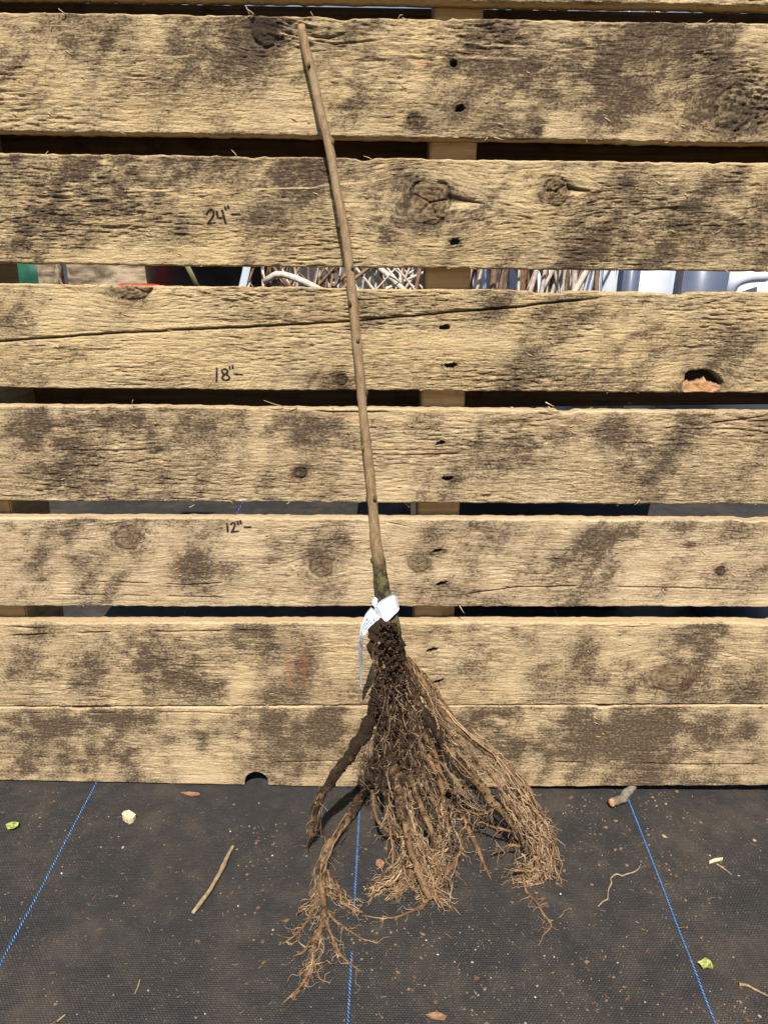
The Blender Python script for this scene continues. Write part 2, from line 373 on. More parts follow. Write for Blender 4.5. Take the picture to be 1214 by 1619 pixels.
CRACKS = [(3, [(-40, 543), (130, 530), (300, 521), (420, 516), (560, 508), (680, 497), (800, 487), (960, 470)], 1.5),
          (4, [(1060, 662), (1110, 671), (1214, 658)], 1.0), (4, [(600, 720), (760, 717)], .7), (4, [(560, 712), (740, 711)], .5), (4, [(380, 643), (520, 651), (640, 652)], .9),
          (6, [(0, 1006), (160, 1000), (420, 997)], .9), (6, [(0, 990), (90, 996)], .9), (7, [(860, 1205), (1000, 1208), (1240, 1210)], 1.0), (7, [(430, 1206), (520, 1203), (640, 1206)], .8), (7, [(0, 1128), (300, 1126), (420, 1131)], .7), (7, [(-20, 1190), (100, 1200), (160, 1208)], .7),
          (1, [(484, 55), (520, 60), (560, 48)], 1.3), (1, [(490, 62), (530, 70), (607, 62)], .8), (1, [(480, 82), (540, 78)], .7),
          (5, [(150, 920), (300, 925), (400, 918)], .7), (5, [(90, 940), (400, 945)], .7), (5, [(660, 950), (820, 928), (960, 927), (1214, 934)], .8), (5, [(607, 825), (760, 855)], .5), (2, [(0, 297), (300, 303), (480, 298), (607, 285)], -.8), (1, [(220, 97), (300, 88), (360, 60)], -.7), (1, [(640, 60), (800, 72), (880, 82), (960, 70)], -.6), (1, [(607, 85), (860, 95)], -.6), (4, [(960, 700), (1214, 705)], .5), (6, [(0, 1098), (300, 1106)], .6), (6, [(700, 1090), (1000, 1100)], .5)]
# marker strokes (photo pixels)
INK = [
    (2, 1.85, [[(327.5, 339), (330, 334), (335, 332), (338, 336), (337, 342), (329, 354)], [(329, 354), (340, 352.5)], [(343, 335), (345.5, 344.5), (354, 343.5)], [(351.5, 333), (354.5, 343), (357, 353.5)], [(356, 327.5), (357.2, 331)], [(360.5, 326), (361.7, 329.5)], [(367, 339.5), (379, 339)]]),
    (3, 1.7, [[(343, 583), (343, 592), (342.5, 603)], [(360, 587), (356, 583.5), (351, 586), (353, 591), (361, 594), (363, 599), (358, 601.5), (352, 599.5), (353, 594.5), (360, 589), (360, 586)], [(363.5, 580), (363.7, 583.5)], [(368, 578.5), (368.5, 582.5)], [(371, 591.5), (377, 592), (383, 592.5)]]),
    (5, 1.9, [[(359, 828.5), (360, 834), (360.2, 841)], [(365.5, 829), (369, 826.5), (371.5, 829), (370.5, 834), (366.5, 841.5)], [(366.5, 841.3), (377, 840)], [(376, 825), (377, 829)], [(380.2, 824), (381.2, 828)], [(387, 834), (396, 833.6)]]),
]
def seg_dist(X, Z, pts):
    d = np.full(X.shape, 9.0)
    for (a, b) in zip(pts[:-1], pts[1:]):
        ax, az = a; bx, bz = b; vx, vz = bx - ax, bz - az; L2 = vx * vx + vz * vz + 1e-18
        t = np.clip(((X - ax) * vx + (Z - az) * vz) / L2, 0, 1)
        d = np.minimum(d, np.hypot(X - ax - t * vx, Z - az - t * vz))
    return d
mx0, mx1 = on_local(322, 340)[0], on_local(403, 590)[0]
xs = [X0]
while xs[-1] < X1:
    x = xs[-1]; st = 0.0013 if abs(x) < 0.375 else 0.005
    if mx0 < x < mx1: st = 0.00045
    if 0.030 < x < 0.085: st = 0.0008
    xs.append(x + st)
xs = np.array(xs); xs[-1] = X1
notch = on_local(406, 1244)

def board(bi):
    top, bot = BOARDS[bi]
    tp = np.array([on_local(p, y) for p, y in zip((0, 607, 1214), top)]); bp = np.array([on_local(p, y) for p, y in zip((0, 607, 1214), bot)])
    zt = np.polyval(np.polyfit(tp[:, 0], tp[:, 1], 1), xs); zb = np.polyval(np.polyfit(bp[:, 0], bp[:, 1], 1), xs)
    s = bi * 101
    zt = zt + 0.0016 * (fbm(xs * 9, s, s, 3) - .5) + 0.0011 * (vn(xs * 160, s, s + 1) - .5) - 0.0022 * sst(.72, .9, fbm(xs * 30, s, s + 4, 2))
    zb = zb + 0.0014 * (fbm(xs * 9, s, s + 2, 3) - .5) + 0.0010 * (vn(xs * 160, s, s + 3) - .5)
    if bi == 7:
        zb = np.maximum(zb, 0.0006)
        r = 0.0138; dx = xs - notch[0]; zc = 0.004
        arch = np.where(np.abs(dx) < r, zc + np.sqrt(np.maximum(r * r - dx * dx, 0)), 0)
        zb = np.maximum(zb, arch)
    nr = int((zt - zb).mean() / (0.00058 if bi in (2, 3, 5) else 0.00075))
    v = np.linspace(0, 1, nr)
    X = np.broadcast_to(xs, (nr, len(xs))).copy(); Z = zb + (zt - zb) * v[:, None]
    psi = Z.copy(); h = np.zeros_like(Z)
    stain = np.zeros_like(Z); kn = np.zeros_like(Z); ink = np.zeros_like(Z); red = np.zeros_like(Z)
    ks = [k for k in KNOTS if k[0] == bi]
    for (_, px, py, rx, ry, kind) in ks:
        c = on_local(px, py); q = pxsize(on_face(px, py)); a, b = rx * q, ry * q
        dx, dz = (X - c[0]) / a, (Z - c[1]) / b
        w = np.exp(-(np.abs(dx) / 2.6) ** 2.0 - (np.abs(dz) / 1.7) ** 2)
        psi = psi - (Z - c[1]) * w * 0.8
    psi = psi + 0.004 * (fbm(X * 5, Z * 22, s + 7, 2) - .5)
    rough = sst(.25, .75, fbm(X * 11, Z * 26, s + 5, 2))
    f0 = fbm(X * 130, psi * 950, s + 11, 3) - .5
    f1 = fbm(X * 55, psi * 420, s + 13, 3) - .5
    tear = sst(.60, .78, vn(X * 120, psi * 620, s + 19)) * (0.35 + rough)
    tear2 = sst(.66, .84, vn(X * 33, psi * 300, s + 23)) * rough
    fuzz = (1.0, .85, .80, .80, .85, .38, .55, .36)[bi] * (0.55 + .9 * sst(.2, .8, fbm(X * 13, Z * 30, s + 9, 2)))
    h += fuzz * (0.0014 * f0 + 0.0006 * f1 - 0.0009 * tear - 0.0009 * tear2) + .0003 * f0
    # circular-saw scars, slanting
    slant = (0.75, 0.55, 0.5, 0.6, 0.3, 0.45, 0.15, 0.2)[bi]
    ph = (X * 0.86 - (Z) * slant) * 1.0
    saw = np.sin(2 * math.pi * (ph / 0.0042 + 1.2 * fbm(X * 8, Z * 8, s + 31, 2)))
    sawm = sst(.48, .72, fbm(X * 14, Z * 20, s + 37, 2))
    h += 0.00010 * saw * sawm
    h += 0.0007 * (fbm(X * 9, psi * 70, s + 41, 2) - .5)
    # growth rings where the saw crossed them: thin darker lines following the grain
    nl = (3, 3, 3, 4, 4, 7, 4, 5)[bi]; gp = (psi + .010 * (fbm(X * 3.2, psi * 9, s + 55, 3) - .5)) / .115 * nl + s * .13
    gl = np.exp(-(((gp % 1) - .5) / .045) ** 2) * sst(.35, .6, fbm(X * 7, psi * 30, s + 57, 2)); gl *= .3 + .7 * vn(X * 90, psi * 300, s + 58)
    kn += .30 * gl; h -= .0004 * gl
    # stains: base diagonal blotches + placed ones
    dg = fbm((X * .8 - Z * .75 * slant * 1.6) * 38, (Z + X * .35) * 16, s + 43, 4)
    bl = fbm(X * 24, Z * 34, s + 47, 4)
    base = (0.30, 0.37, 0.37, 0.30, 0.37, 0.44, 0.41, 0.45)[bi]
    mid = fbm(X * 85, Z * 120, s + 49, 4)
    blot = 0.65 + 0.7 * sst(.25, .75, mid)
    streak = fbm((X * .86 - Z * slant * 1.2) * 190, (Z + X * .5) * 22, s + 45, 3)
    stain += base + 1.15 * (dg - .5) + 0.75 * (bl - .5) + 0.45 * (mid - .5) - 0.4 * f1 + .55 * slant * (streak - .5)
    for (b_, px, py, rx, ry, a) in STAINS:
        if b_ != bi: continue
        c = on_local(px, py); q = pxsize(on_face(px, py))
        dx = (X - c[0]) / (rx * q) + 0.5 * (fbm(X * 30, Z * 30, s + 51, 2) - .5); dz = (Z - c[1]) / (ry * q) + 0.5 * (fbm(X * 30, Z * 30, s + 53, 2) - .5)
        dx = dx - dz * 0.6 * slant * ry / rx
        stain += a * (0.75 if bi < 5 else 0.62) * np.exp(-(dx * dx + dz * dz) * .85) * (blot if a > 0 else 1)
    for (b_, px, py, rx, ry, a) in REDS:
        if b_ != bi: continue
        c = on_local(px, py); q = pxsize(on_face(px, py))
        red = np.maximum(red, a * np.exp(-((X - c[0]) / (rx * q)) ** 2 - ((Z - c[1]) / (ry * q)) ** 2) * sst(.3, .7, fbm(X * 60, Z * 140, 3, 3)) * 1.3)
    for (_, px, py, rx, ry, kind) in ks:
        c = on_local(px, py); q = pxsize(on_face(px, py)); a, b = rx * q, ry * q
        dx, dz = (X - c[0]) / a, (Z - c[1]) / b; th = np.arctan2(dz, dx)
        rr = np.hypot(dx, dz) * (1 + 0.16 * (fbm(np.cos(th) * 1.6 + px, np.sin(th) * 1.6, s + 61, 2) - .5) * 2)
        ins = sst(1.06, .92, rr); rim = np.exp(-((rr - 1.0) / .09) ** 2); halo = np.exp(-np.maximum(rr - 1, 0) / .55) * (1 - ins)
        rings = np.sin(rr * 26 + 3 * fbm(X * 90, Z * 90, s, 2))
        grit = fbm(X * 420, Z * 420, s + 67, 2) - .5
        if kind == 'dark':
            kn = np.maximum(kn, ins * (.90 + .3 * grit)); stain += .45 * halo; h += ins * (0.0008 * grit + .0002 * rings) - .0024 * rim
        elif kind == 'rough':
            kn = np.maximum(kn, ins * (.80 + .9 * grit)); stain += .8 * halo; h += ins * 0.0030 * grit - .0014 * rim + halo * .0022 * grit
        elif kind == 'crack':
            kn = np.maximum(kn, ins * (.66 + .6 * grit + .1 * rings)); red = np.maximum(red, ins * .30 * (1 - rr * .6)); stain += .6 * halo * (.5 + bl)
            h += ins * (.0014 * grit + .0003 * rings) - .0024 * rim * (vn(th * 2, 1, s) > .35); kn = np.maximum(kn, rim * .8 * sst(.3, .6, vn(th * 3, 4, s)))
            arcs = (1 - ins) * np.exp(-np.maximum(rr - 1, 0) / .35) * sst(.5, .7, vn(th * 2.2, rr * 9, s + 3)) * (dz > -.6); kn = np.maximum(kn, .65 * arcs); h -= .0010 * arcs
            for k in range(5):
                a0 = k * 1.26 + px; ln = .35 + .5 * vn(k, px, 5)
                e = c + np.array([math.cos(a0) * a * ln, math.sin(a0) * b * ln])
                d = seg_dist(X, Z, [tuple(c), tuple(e)]); cr = np.exp(-(d / .0007) ** 2); h -= .002 * cr; kn = np.maximum(kn, cr * .9)
            # dark check running off to the right of the knot, with a pale torn chip below it
            sdx = np.clip((dx - .8) / 1.9, 0, 1); gate = (dx > .75) & (dx < 2.7)
            chk = np.exp(-((dz - .22 + .25 * sdx) / (.22 * (1.02 - sdx))) ** 2) * gate
            h -= .0035 * chk; kn = np.maximum(kn, chk * .8)
            chip = np.exp(-((dx - 1.55 - .2 * dz) / .75) ** 2 - ((dz + .35 - .15 * dx) / .22) ** 2); stain -= 1.0 * chip; h -= .0006 * chip
        elif kind == 'plain':
            kn = np.maximum(kn, ins * (.60 + .4 * grit + .10 * rings) + .25 * rim); stain += .32 * halo; red = np.maximum(red, .12 * ins); h += ins * (.0004 * grit) - .0007 * rim
            for k in range(3):
                a0 = k * 2.1 + px * .7; e = c + np.array([math.cos(a0) * a * .7, math.sin(a0) * b * .7])
                cr = np.exp(-(seg_dist(X, Z, [tuple(c), tuple(e)]) / .0005) ** 2); h -= .0010 * cr; kn = np.maximum(kn, cr * .7)
        elif kind == 'small':
            kn = np.maximum(kn, ins * (.45 + .6 * grit) + .65 * np.exp(-((rr - 1) / .22) ** 2)); stain += .55 * np.exp(-np.maximum(rr - 1, 0) / 1.2); h += ins * .0014 * grit - .0012 * rim
        elif kind == 'hole':
            jag = .5 * (fbm(X * 190, 2, s + 3, 3) - .5)
            cav = ins * sst(-.15, .1, dz - .05 + jag * 1.6 + .25 * (fbm(X * 160, 1, s, 2) - .5)); low = ins * (1 - cav)
            h -= .010 * cav + low * (.0028 + .006 * (fbm(X * 150 + Z * 90, Z * 190, s + 71, 3) - .5)); kn = np.maximum(kn, cav); red = np.maximum(red, low * (.62 + .5 * grit)); stain += .25 * halo - low
    for (b_, px, py, rx, ry) in HOLES:
        if b_ != bi: continue
        c = on_local(px, py); q = pxsize(on_face(px, py)); a, b = rx * q, ry * q
        wob = 1 + .9 * (fbm(X * 330, Z * 330, s + int(px), 2) - .5)
        dx, dz = (X - c[0]) / a, (Z - c[1] - .25 * (X - c[0]) * (1 if px < 700 else .2)) / b; rr = np.hypot(dx, dz) * wob
        ins = sst(1.05, .75, rr); h -= .0065 * ins; ink = np.maximum(ink, ins * .88)
        sm = np.exp(-(np.abs(dx) / 2.4) ** 2 - (dz / 1.7) ** 2) * (1 - ins); stain += .45 * sm * (.4 + bl)
        h += .0007 * np.exp(-((rr - 1.2) / .25) ** 2) * (vn(X * 300, Z * 300, s) > .45)
    for (b_, pts, wd) in CRACKS:
        if b_ != bi: continue
        L = [tuple(on_local(*p)) for p in pts]
        Zw = Z + .0012 * (fbm(X * 60, 3, s + 77, 2) - .5)
        lo, hi = L[0][0], L[-1][0]
        d = np.abs(Zw - np.interp(X, [p[0] for p in L], [p[1] for p in L])); on = sst(lo - .001, lo + .01, X) * sst(hi + .001, hi - .03, X)
        if wd > 0:
            fade = on * (1 if wd > 1.2 else sst(.30, .5, vn(X * 40, 5, s + 79)))
            cr = np.exp(-(d / (.00055 * wd + .0002)) ** 2) * fade; h -= .0030 * wd * cr; kn = np.maximum(kn, .85 * cr * min(1, wd))
        else:       # raised pale fibre line
            cr = np.exp(-(d / .0009) ** 2) * on * sst(.25, .5, vn(X * 50, 5, s + 79)); h += .0006 * cr; stain -= .9 * cr
    if bi == 1:     # torn-out wood right of the dark knot, down to the stem's top
        tc = on_local(462, 50); q = pxsize(on_face(462, 50)); dx, dz = (X - tc[0]) / (38 * q), (Z - tc[1]) / (30 * q)
        tr = np.exp(-(dx * dx + dz * dz) ** 2); g2 = fbm(X * 60, (Z + .25 * X) * 520, 91, 3) - .5
        h += tr * (.0075 * g2 - .0015); kn = np.maximum(kn, .75 * tr * sst(.02, -.2, g2)); stain -= .35 * tr * sst(0, .2, g2)
        tc = on_local(10, 165); dx, dz = (X - tc[0]) / (45 * q), (Z - tc[1]) / (30 * q); tr = np.exp(-(dx * dx + dz * dz) ** 2); g2 = fbm(X * 60, Z * 480, 93, 3) - .5
        h += tr * (.0045 * g2 - .0008); stain -= .3 * tr
        tc = on_local(1205, 160); dx, dz = (X - tc[0]) / (26 * q), (Z - tc[1]) / (40 * q); tr = np.exp(-(dx * dx + dz * dz) ** 2); g2 = fbm(X * 300, Z * 420, 94, 3) - .5
        h += tr * .006 * g2; stain -= .2 * tr * g2
    if bi == 3:
        tc = on_local(370, 468); q = pxsize(on_face(370, 468)); dx, dz = (X - tc[0]) / (110 * q), (Z - tc[1]) / (14 * q); tr = np.exp(-(dx * dx + dz * dz) ** 2); g2 = fbm(X * 110, Z * 620 + X * 90, 95, 3) - .5
        h += tr * .0032 * g2; kn = np.maximum(kn, .6 * tr * sst(-.05, -.22, g2)); stain -= .3 * tr
    if bi == 6:
        tc = on_local(1010, 985); q = pxsize(on_face(1010, 985)); dx, dz = (X - tc[0]) / (75 * q), (Z - tc[1]) / (9 * q); tr = np.exp(-(dx * dx + dz * dz) ** 2); g2 = fbm(X * 90, Z * 520, 96, 3) - .5
        h += tr * .004 * g2; stain -= .5 * tr
    near = np.zeros_like(Z)
    for (b_, wd, strokes) in INK:
        if b_ != bi: continue
        for stq in strokes:
            L = [on_local(*p) for p in stq]
            if len(L) > 2: L = spline(L, 26) if len(L) > 3 else spline(L, 10)
            q = pxsize(on_face(350, 500)); d = seg_dist(X, Z, [tuple(p) for p in L])
            near = np.maximum(near, sst(.005, .0015, d))
            edge = 1.08 * wd * q * (1 + .3 * (fbm(X * 600, Z * 600, 5, 2) - .5))
            ink = np.maximum(ink, sst(edge * 1.12, edge * .78, d) * (.99 - .05 * tear - .15 * sst(.62, .8, vn(X * 900, Z * 900, 8))))
    h = h * (1 - .78 * near)
    # round over the long edges
    zt2, zb2 = zt[None, :], zb[None, :]
    rb = 0.0016 + 0.0014 * fbm(X * 25, s, s + 83, 2)
    et = np.clip(1 - (zt2 - Z) / rb, 0, 1); eb = np.clip(1 - (Z - zb2) / (rb * .7), 0, 1)
    drop = rb * (1 - np.sqrt(np.maximum(1 - et ** 2, 0))) + rb * .6 * (1 - np.sqrt(np.maximum(1 - eb ** 2, 0)))
    h = h * (1 - .6 * np.maximum(et, eb)) - drop
    stain -= .40 * sst(.0, 1., et); kn = kn * (1 - .5 * et)
    Y = -h
    # wrap: bottom face (2 rows), front rows, top face (6 rows), back
    def row(z, y, st_, sd_):
        return (xs, np.broadcast_to(y, xs.shape), z, z * 1.0 + (y - Y[sd_]) * (1 if sd_ == -1 else -1), st_ + 0 * xs)
    rows_b = [(xs, np.full_like(xs, TH), zb), (xs, np.full_like(xs, TH * .55), zb + .0003 * (vn(xs * 90, 1, s) - .5))]
    rows_t = []
    for k, fy in enumerate((.12, .28, .46, .64, .82, 1.0)):
        rows_t.append((xs, Y[-1] + (TH - Y[-1]) * fy, zt + .0005 * (fbm(xs * 120, k * 3.7, s + 89, 2) - .5) - (.0012 if k == 5 else 0)))
    PX = np.vstack([r[0] for r in rows_b] + [X] + [r[0] for r in rows_t])
    PY = np.vstack([r[1] for r in rows_b] + [Y] + [r[1] for r in rows_t])
    PZ = np.vstack([r[2] for r in rows_b] + [Z] + [r[2] for r in rows_t])
    G2 = np.vstack([zb - TH, zb - TH * .5] + [psi] + [r[2] + r[1] for r in rows_t])
    def pad(A, vb, vt): return np.vstack([np.full((2, len(xs)), vb), A, np.broadcast_to(np.array(vt)[:, None] if np.ndim(vt) else vt, (6, len(xs)))])
    st_t = -.12 + .35 * np.stack([fbm(xs * 30, k * 1.1, s + 97, 3) - .5 for k in range(6)])
    Fs = np.vstack([np.full((2, len(xs)), .25), stain, st_t]); Fk = pad(kn, 0, 0.); Fi = pad(ink, 0, 0.); Fr = pad(red, .0, 0.)
    if bi == 7:
        nz = np.abs(xs - notch[0]) < .0142; Fr[:2, nz] = .55
    nR, nC = PX.shape; idx = np.arange(nR * nC).reshape(nR, nC)
    fs = np.stack([idx[:-1, :-1], idx[:-1, 1:], idx[1:, 1:], idx[1:, :-1]], -1).reshape(-1, 4)
    bk = np.stack([idx[-1, :-1], idx[-1, 1:], idx[0, 1:], idx[0, :-1]], -1)
    e0 = np.stack([idx[1:-1, 0], idx[2:, 0], np.full(nR - 2, idx[0, 0]), np.full(nR - 2, idx[0, 0])], -1)
    fs = np.vstack([fs, bk])
    verts = np.stack([PX, PY, PZ], -1).reshape(-1, 3)
    field = np.clip(np.stack([Fs, Fk, Fi, Fr], -1), 0, 1).reshape(-1, 4)
    grain = np.stack([PX + bi * 3.17, G2, np.full_like(PX, bi * .37)], -1).reshape(-1, 3)
    mesh_obj('front_board', verts, fs, M['wood'], pallet, {'field': ('FLOAT_COLOR', field), 'grain': ('FLOAT_VECTOR', grain), 'fuzz': ('FLOAT', np.vstack([np.full((2, len(xs)), .5), np.clip(fuzz, 0, 1.4), np.full((6, len(xs)), .5)])), 'tint': ('FLOAT', np.full(PX.size, (0, .1, .0, 0, .55, .85, .45, .55)[bi]))})
    return zt, zb
edges = [board(i) for i in range(len(BOARDS))]

# splinters and torn fibres hanging on the board edges
for bi in range(1, 8):
    zt, zb = edges[bi]; mb = MB(); r2 = np.random.default_rng(bi)
    for k in range(22):
        topside = r2.random() < .45; x = r2.uniform(-.37, .37); z = np.interp(x, xs, zt if topside else zb)
        if bi == 7 and not topside: continue
        L = r2.uniform(.002, .006) * (1.7 if r2.random() < .15 else 1); an = r2.normal(0, .5) + (0 if r2.random() < .5 else math.pi)
        up = 1 if topside else -1
        p0 = np.array([x, .0015 + r2.uniform(-.001, .004), z - up * .001]); dv = np.array([math.cos(an), -.5 * r2.random(), up * abs(math.sin(an)) * .8 + up * .1])
        p2 = p0 + dv * L; p1 = (p0 + p2) / 2 + r2.normal(0, .0006, 3)
        mb.tube([p0, p1, p2], [.00042, .00034, .00012], 4, 0)
    for k in range(26):       # small lifted fibres on the face
        x = r2.uniform(-.37, .37)
        if mx0 - .01 < x < mx1: continue
        z = np.interp(x, xs, zb) + r2.uniform(.1, .9) * (np.interp(x, xs, zt) - np.interp(x, xs, zb)); L = r2.uniform(.003, .008); an = r2.normal(0, .45)
        p0 = np.array([x, .0004, z]); p2 = p0 + np.array([math.cos(an) * L, -.0016, math.sin(an) * L]); mb.tube([p0, (p0 + p2) / 2 - np.array([0, .0007, 0]), p2], [.0004, .0004, .0001], 4, 0)
    tag(mb.build('torn_fibres', M['splinter'], pallet), kind='stuff')
def sliver(a, b, w=.0007, bow=.002):
    A, B = on_local(*a), on_local(*b); mb = MB(); p0 = np.array([A[0], -.0005, A[1]]); p2 = np.array([B[0], -.004, B[1]])
    pts = spline([p0, (p0 + p2) / 2 + np.array([0, -bow, 0]), p2], 6); mb.tube(pts, np.linspace(w, w * .25, 6), 5, 0); mb.build('splinter', M['splinter'], pallet)
for a, b in (((448, 643), (418, 632)), ((470, 644), (440, 641)), ((395, 24), (390, 11)), ((402, 24), (391, 16)), ((105, 24), (96, 16)), ((862, 636), (875, 642)), ((726, 957), (734, 968)), ((650, 1118), (655, 1128)), ((840, 1117), (838, 1111)), ((1200, 1118), (1205, 1108)), ((1010, 790), (1000, 797)), ((210, 638), (213, 631)), ((300, 802), (310, 796))):
    sliver(a, b)

# stringers and the boards of the far side
def beam(name, x0, x1, z0, z1, y0, y1, mat, sk=0.0, parent=pallet, bev=0.0015):
    v = []; nz = 40 if (z1 - z0) > (x1 - x0) else 2; nx = 40 if nz == 2 else 2
    prof = [(0, bev), (bev, 0), (1, 0), (1, bev)]
    import bmesh
    bm = bmesh.new(); bmesh.ops.create_cube(bm, size=1.0)
    for q in bm.verts:
        q.co = Vector((x0 + (q.co.x + .5) * (x1 - x0), y0 + (q.co.y + .5) * (y1 - y0), z0 + (q.co.z + .5) * (z1 - z0)))
        q.co.x += sk * q.co.z if nz == 40 else 0; q.co.z += sk * q.co.x if nx == 40 else 0
    bmesh.ops.bevel(bm, geom=bm.edges[:], offset=bev, segments=2, affect='EDGES')
    me = bpy.data.meshes.new(name); bm.to_mesh(me); bm.free(); me.materials.append(mat)
    o = bpy.data.objects.new(name, me); COL.objects.link(o); o.parent = parent; return o
M['back'] = simple_wood('far side pine', (0.17, 0.10, 0.05), (0.09, 0.05, 0.025), (8, 300, 300))  # aged pine, its colour lowered further to deepen the shade in the gaps
ZT = 1.02
c0, c1 = on_local(680, 235, -TH), on_local(753, 235, -TH); d0, d1 = on_local(655, 967, -TH), on_local(719, 967, -TH)
sk = ((c0[0] + c1[0]) / 2 - (d0[0] + d1[0]) / 2) / (c0[1] - d0[1]); wdt = (c1[0] - c0[0] + d1[0] - d0[0]) / 2
xc = (d0[0] + d1[0]) / 2 - sk * d0[1]
beam('stringer', xc - wdt / 2, xc + wdt / 2, 0.001, ZT, TH + .0008, TH + .09, M['stringer'], sk)
l0, l1 = on_local(47, 967, -TH)[0], on_local(12, 803, -TH)[0]
beam('stringer', X0 + .001, l0, 0.001, ZT, TH + .0008, TH + .09, M['stringer'], -.02)
beam('stringer', X1 - .042, X1 - .001, 0.001, ZT, TH + .0008, TH + .09, M['stringer'])
yb = TH + .0915
def bz(px, py): return on_local(px, py, -yb)
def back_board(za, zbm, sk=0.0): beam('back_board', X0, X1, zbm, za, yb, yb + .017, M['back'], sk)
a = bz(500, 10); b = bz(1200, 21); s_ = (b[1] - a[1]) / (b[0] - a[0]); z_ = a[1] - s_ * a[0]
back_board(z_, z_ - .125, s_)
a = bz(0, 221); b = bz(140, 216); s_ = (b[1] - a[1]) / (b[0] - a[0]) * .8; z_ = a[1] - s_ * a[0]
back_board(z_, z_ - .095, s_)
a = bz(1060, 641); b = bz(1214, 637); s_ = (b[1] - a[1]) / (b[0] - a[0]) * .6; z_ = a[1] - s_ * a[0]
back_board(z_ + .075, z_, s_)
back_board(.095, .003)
beam('front_board', X0, X1, edges[0][0].max() + .020, edges[0][0].max() + .125, 0, TH, M['stringer'])  # plain board above the view, added to keep sun off the far-side boards

# ------------------------------------------------------------------ the bare-root tree
B0 = np.array([0.015, -0.085, 0.0])
tree = empty('bare_root_tree', B0); tag(tree, 'bare-root sapling with straight brown stem leaning on the pallet and muddy tangled roots', 'tree')
STEM = [(477, 41, 12.5), (484, 80, 14), (494, 119, 14), (508.5, 185, 14.5), (521, 234, 14.5), (534, 308, 14), (544.5, 362, 14.5), (552, 417, 14.5), (557, 467, 15), (562, 521, 14.5), (567.5, 576, 14.5), (572.5, 630, 14), (575.7, 667, 14), (581.7, 721, 15), (587, 776, 15.5), (591.5, 830, 16.5), (594.5, 861, 18), (600.5, 896, 19.5), (606.5, 931, 20), (613, 957, 21), (620, 985, 24), (622, 1012, 27), (622, 1040, 34), (620, 1070, 44)]
pts = []; rad = []
for (px, py, w_) in STEM:
    d = 0.0065 + 0.056 * (max(py - 41, 0) / 960) ** 1.0
    p = on_face(px, py, d); pts.append(p); rad.append(w_ / 2 * pxsize(p))
S = spline(np.c_[np.array(pts), np.array(rad)], 150)
S[:, :3] += 0.0006 * np.stack([vn(np.arange(150) * .12, k, 200 + k) - .5 for k in range(3)], 1)
tt = np.linspace(0, 1, 150)
rr_ = S[:, 3] * (1 + .05 * (vn(tt * 60, 1, 211) - .5) * 2)
NODES = [(0.055, 1), (.165, 1), (.285, -1), (.345, 1), (.40, -1), (.455, 1), (.535, 1), (.62, -1), (.70, 1), (.80, -1)]
for (nt, sd) in NODES: rr_ = rr_ * (1 + .07 * np.exp(-((tt - nt) / .006) ** 2))
dirt = sst(.755, .835, tt) * .62 + sst(.92, .97, tt) * .6
mb = MB(); mb.tube(S[:, :3], rr_, 20, dirt, lump=.05, seed=3); stem = mb.build('stem', M['bark'], tree, B0)
for k, (nt, sd) in enumerate(NODES):        # buds and leaf scars
    i = int(nt * 149); p = S[i, :3]; view = CAM - p; view /= np.linalg.norm(view)
    side = np.cross(view, [0, 0, 1]); side /= np.linalg.norm(side)
    an = (-.2, .95, -1.1, .55, -.6, .2, 1.15, -.9, .4, -1.2)[k]
    nrm = view * math.cos(an) + side * -math.sin(an); c = p + nrm * rr_[i] * .92
    mb = MB(); up = np.array([0, 0, 1.0]); mb.tube([c - up * .0030, c - up * .001 + nrm * .0009, c + up * .0015 + nrm * .0014, c + up * .0036 + nrm * .0006], [.0008, .0017, .0013, .0003], 8, .5, lump=.2, seed=k)
    mb.build('bud', M['bark'], stem, B0)
mb = MB(); p = S[0, :3]; tv = S[0, :3] - S[2, :3]; tv /= np.linalg.norm(tv)     # pale cut end
mb.tube([p - tv * .0005, p + tv * .0004, p + tv * .0007], [rr_[0] * .98, rr_[0] * .93, rr_[0] * .4], 16, 0); mb.build('cut_end', M['splinter'], stem, B0)

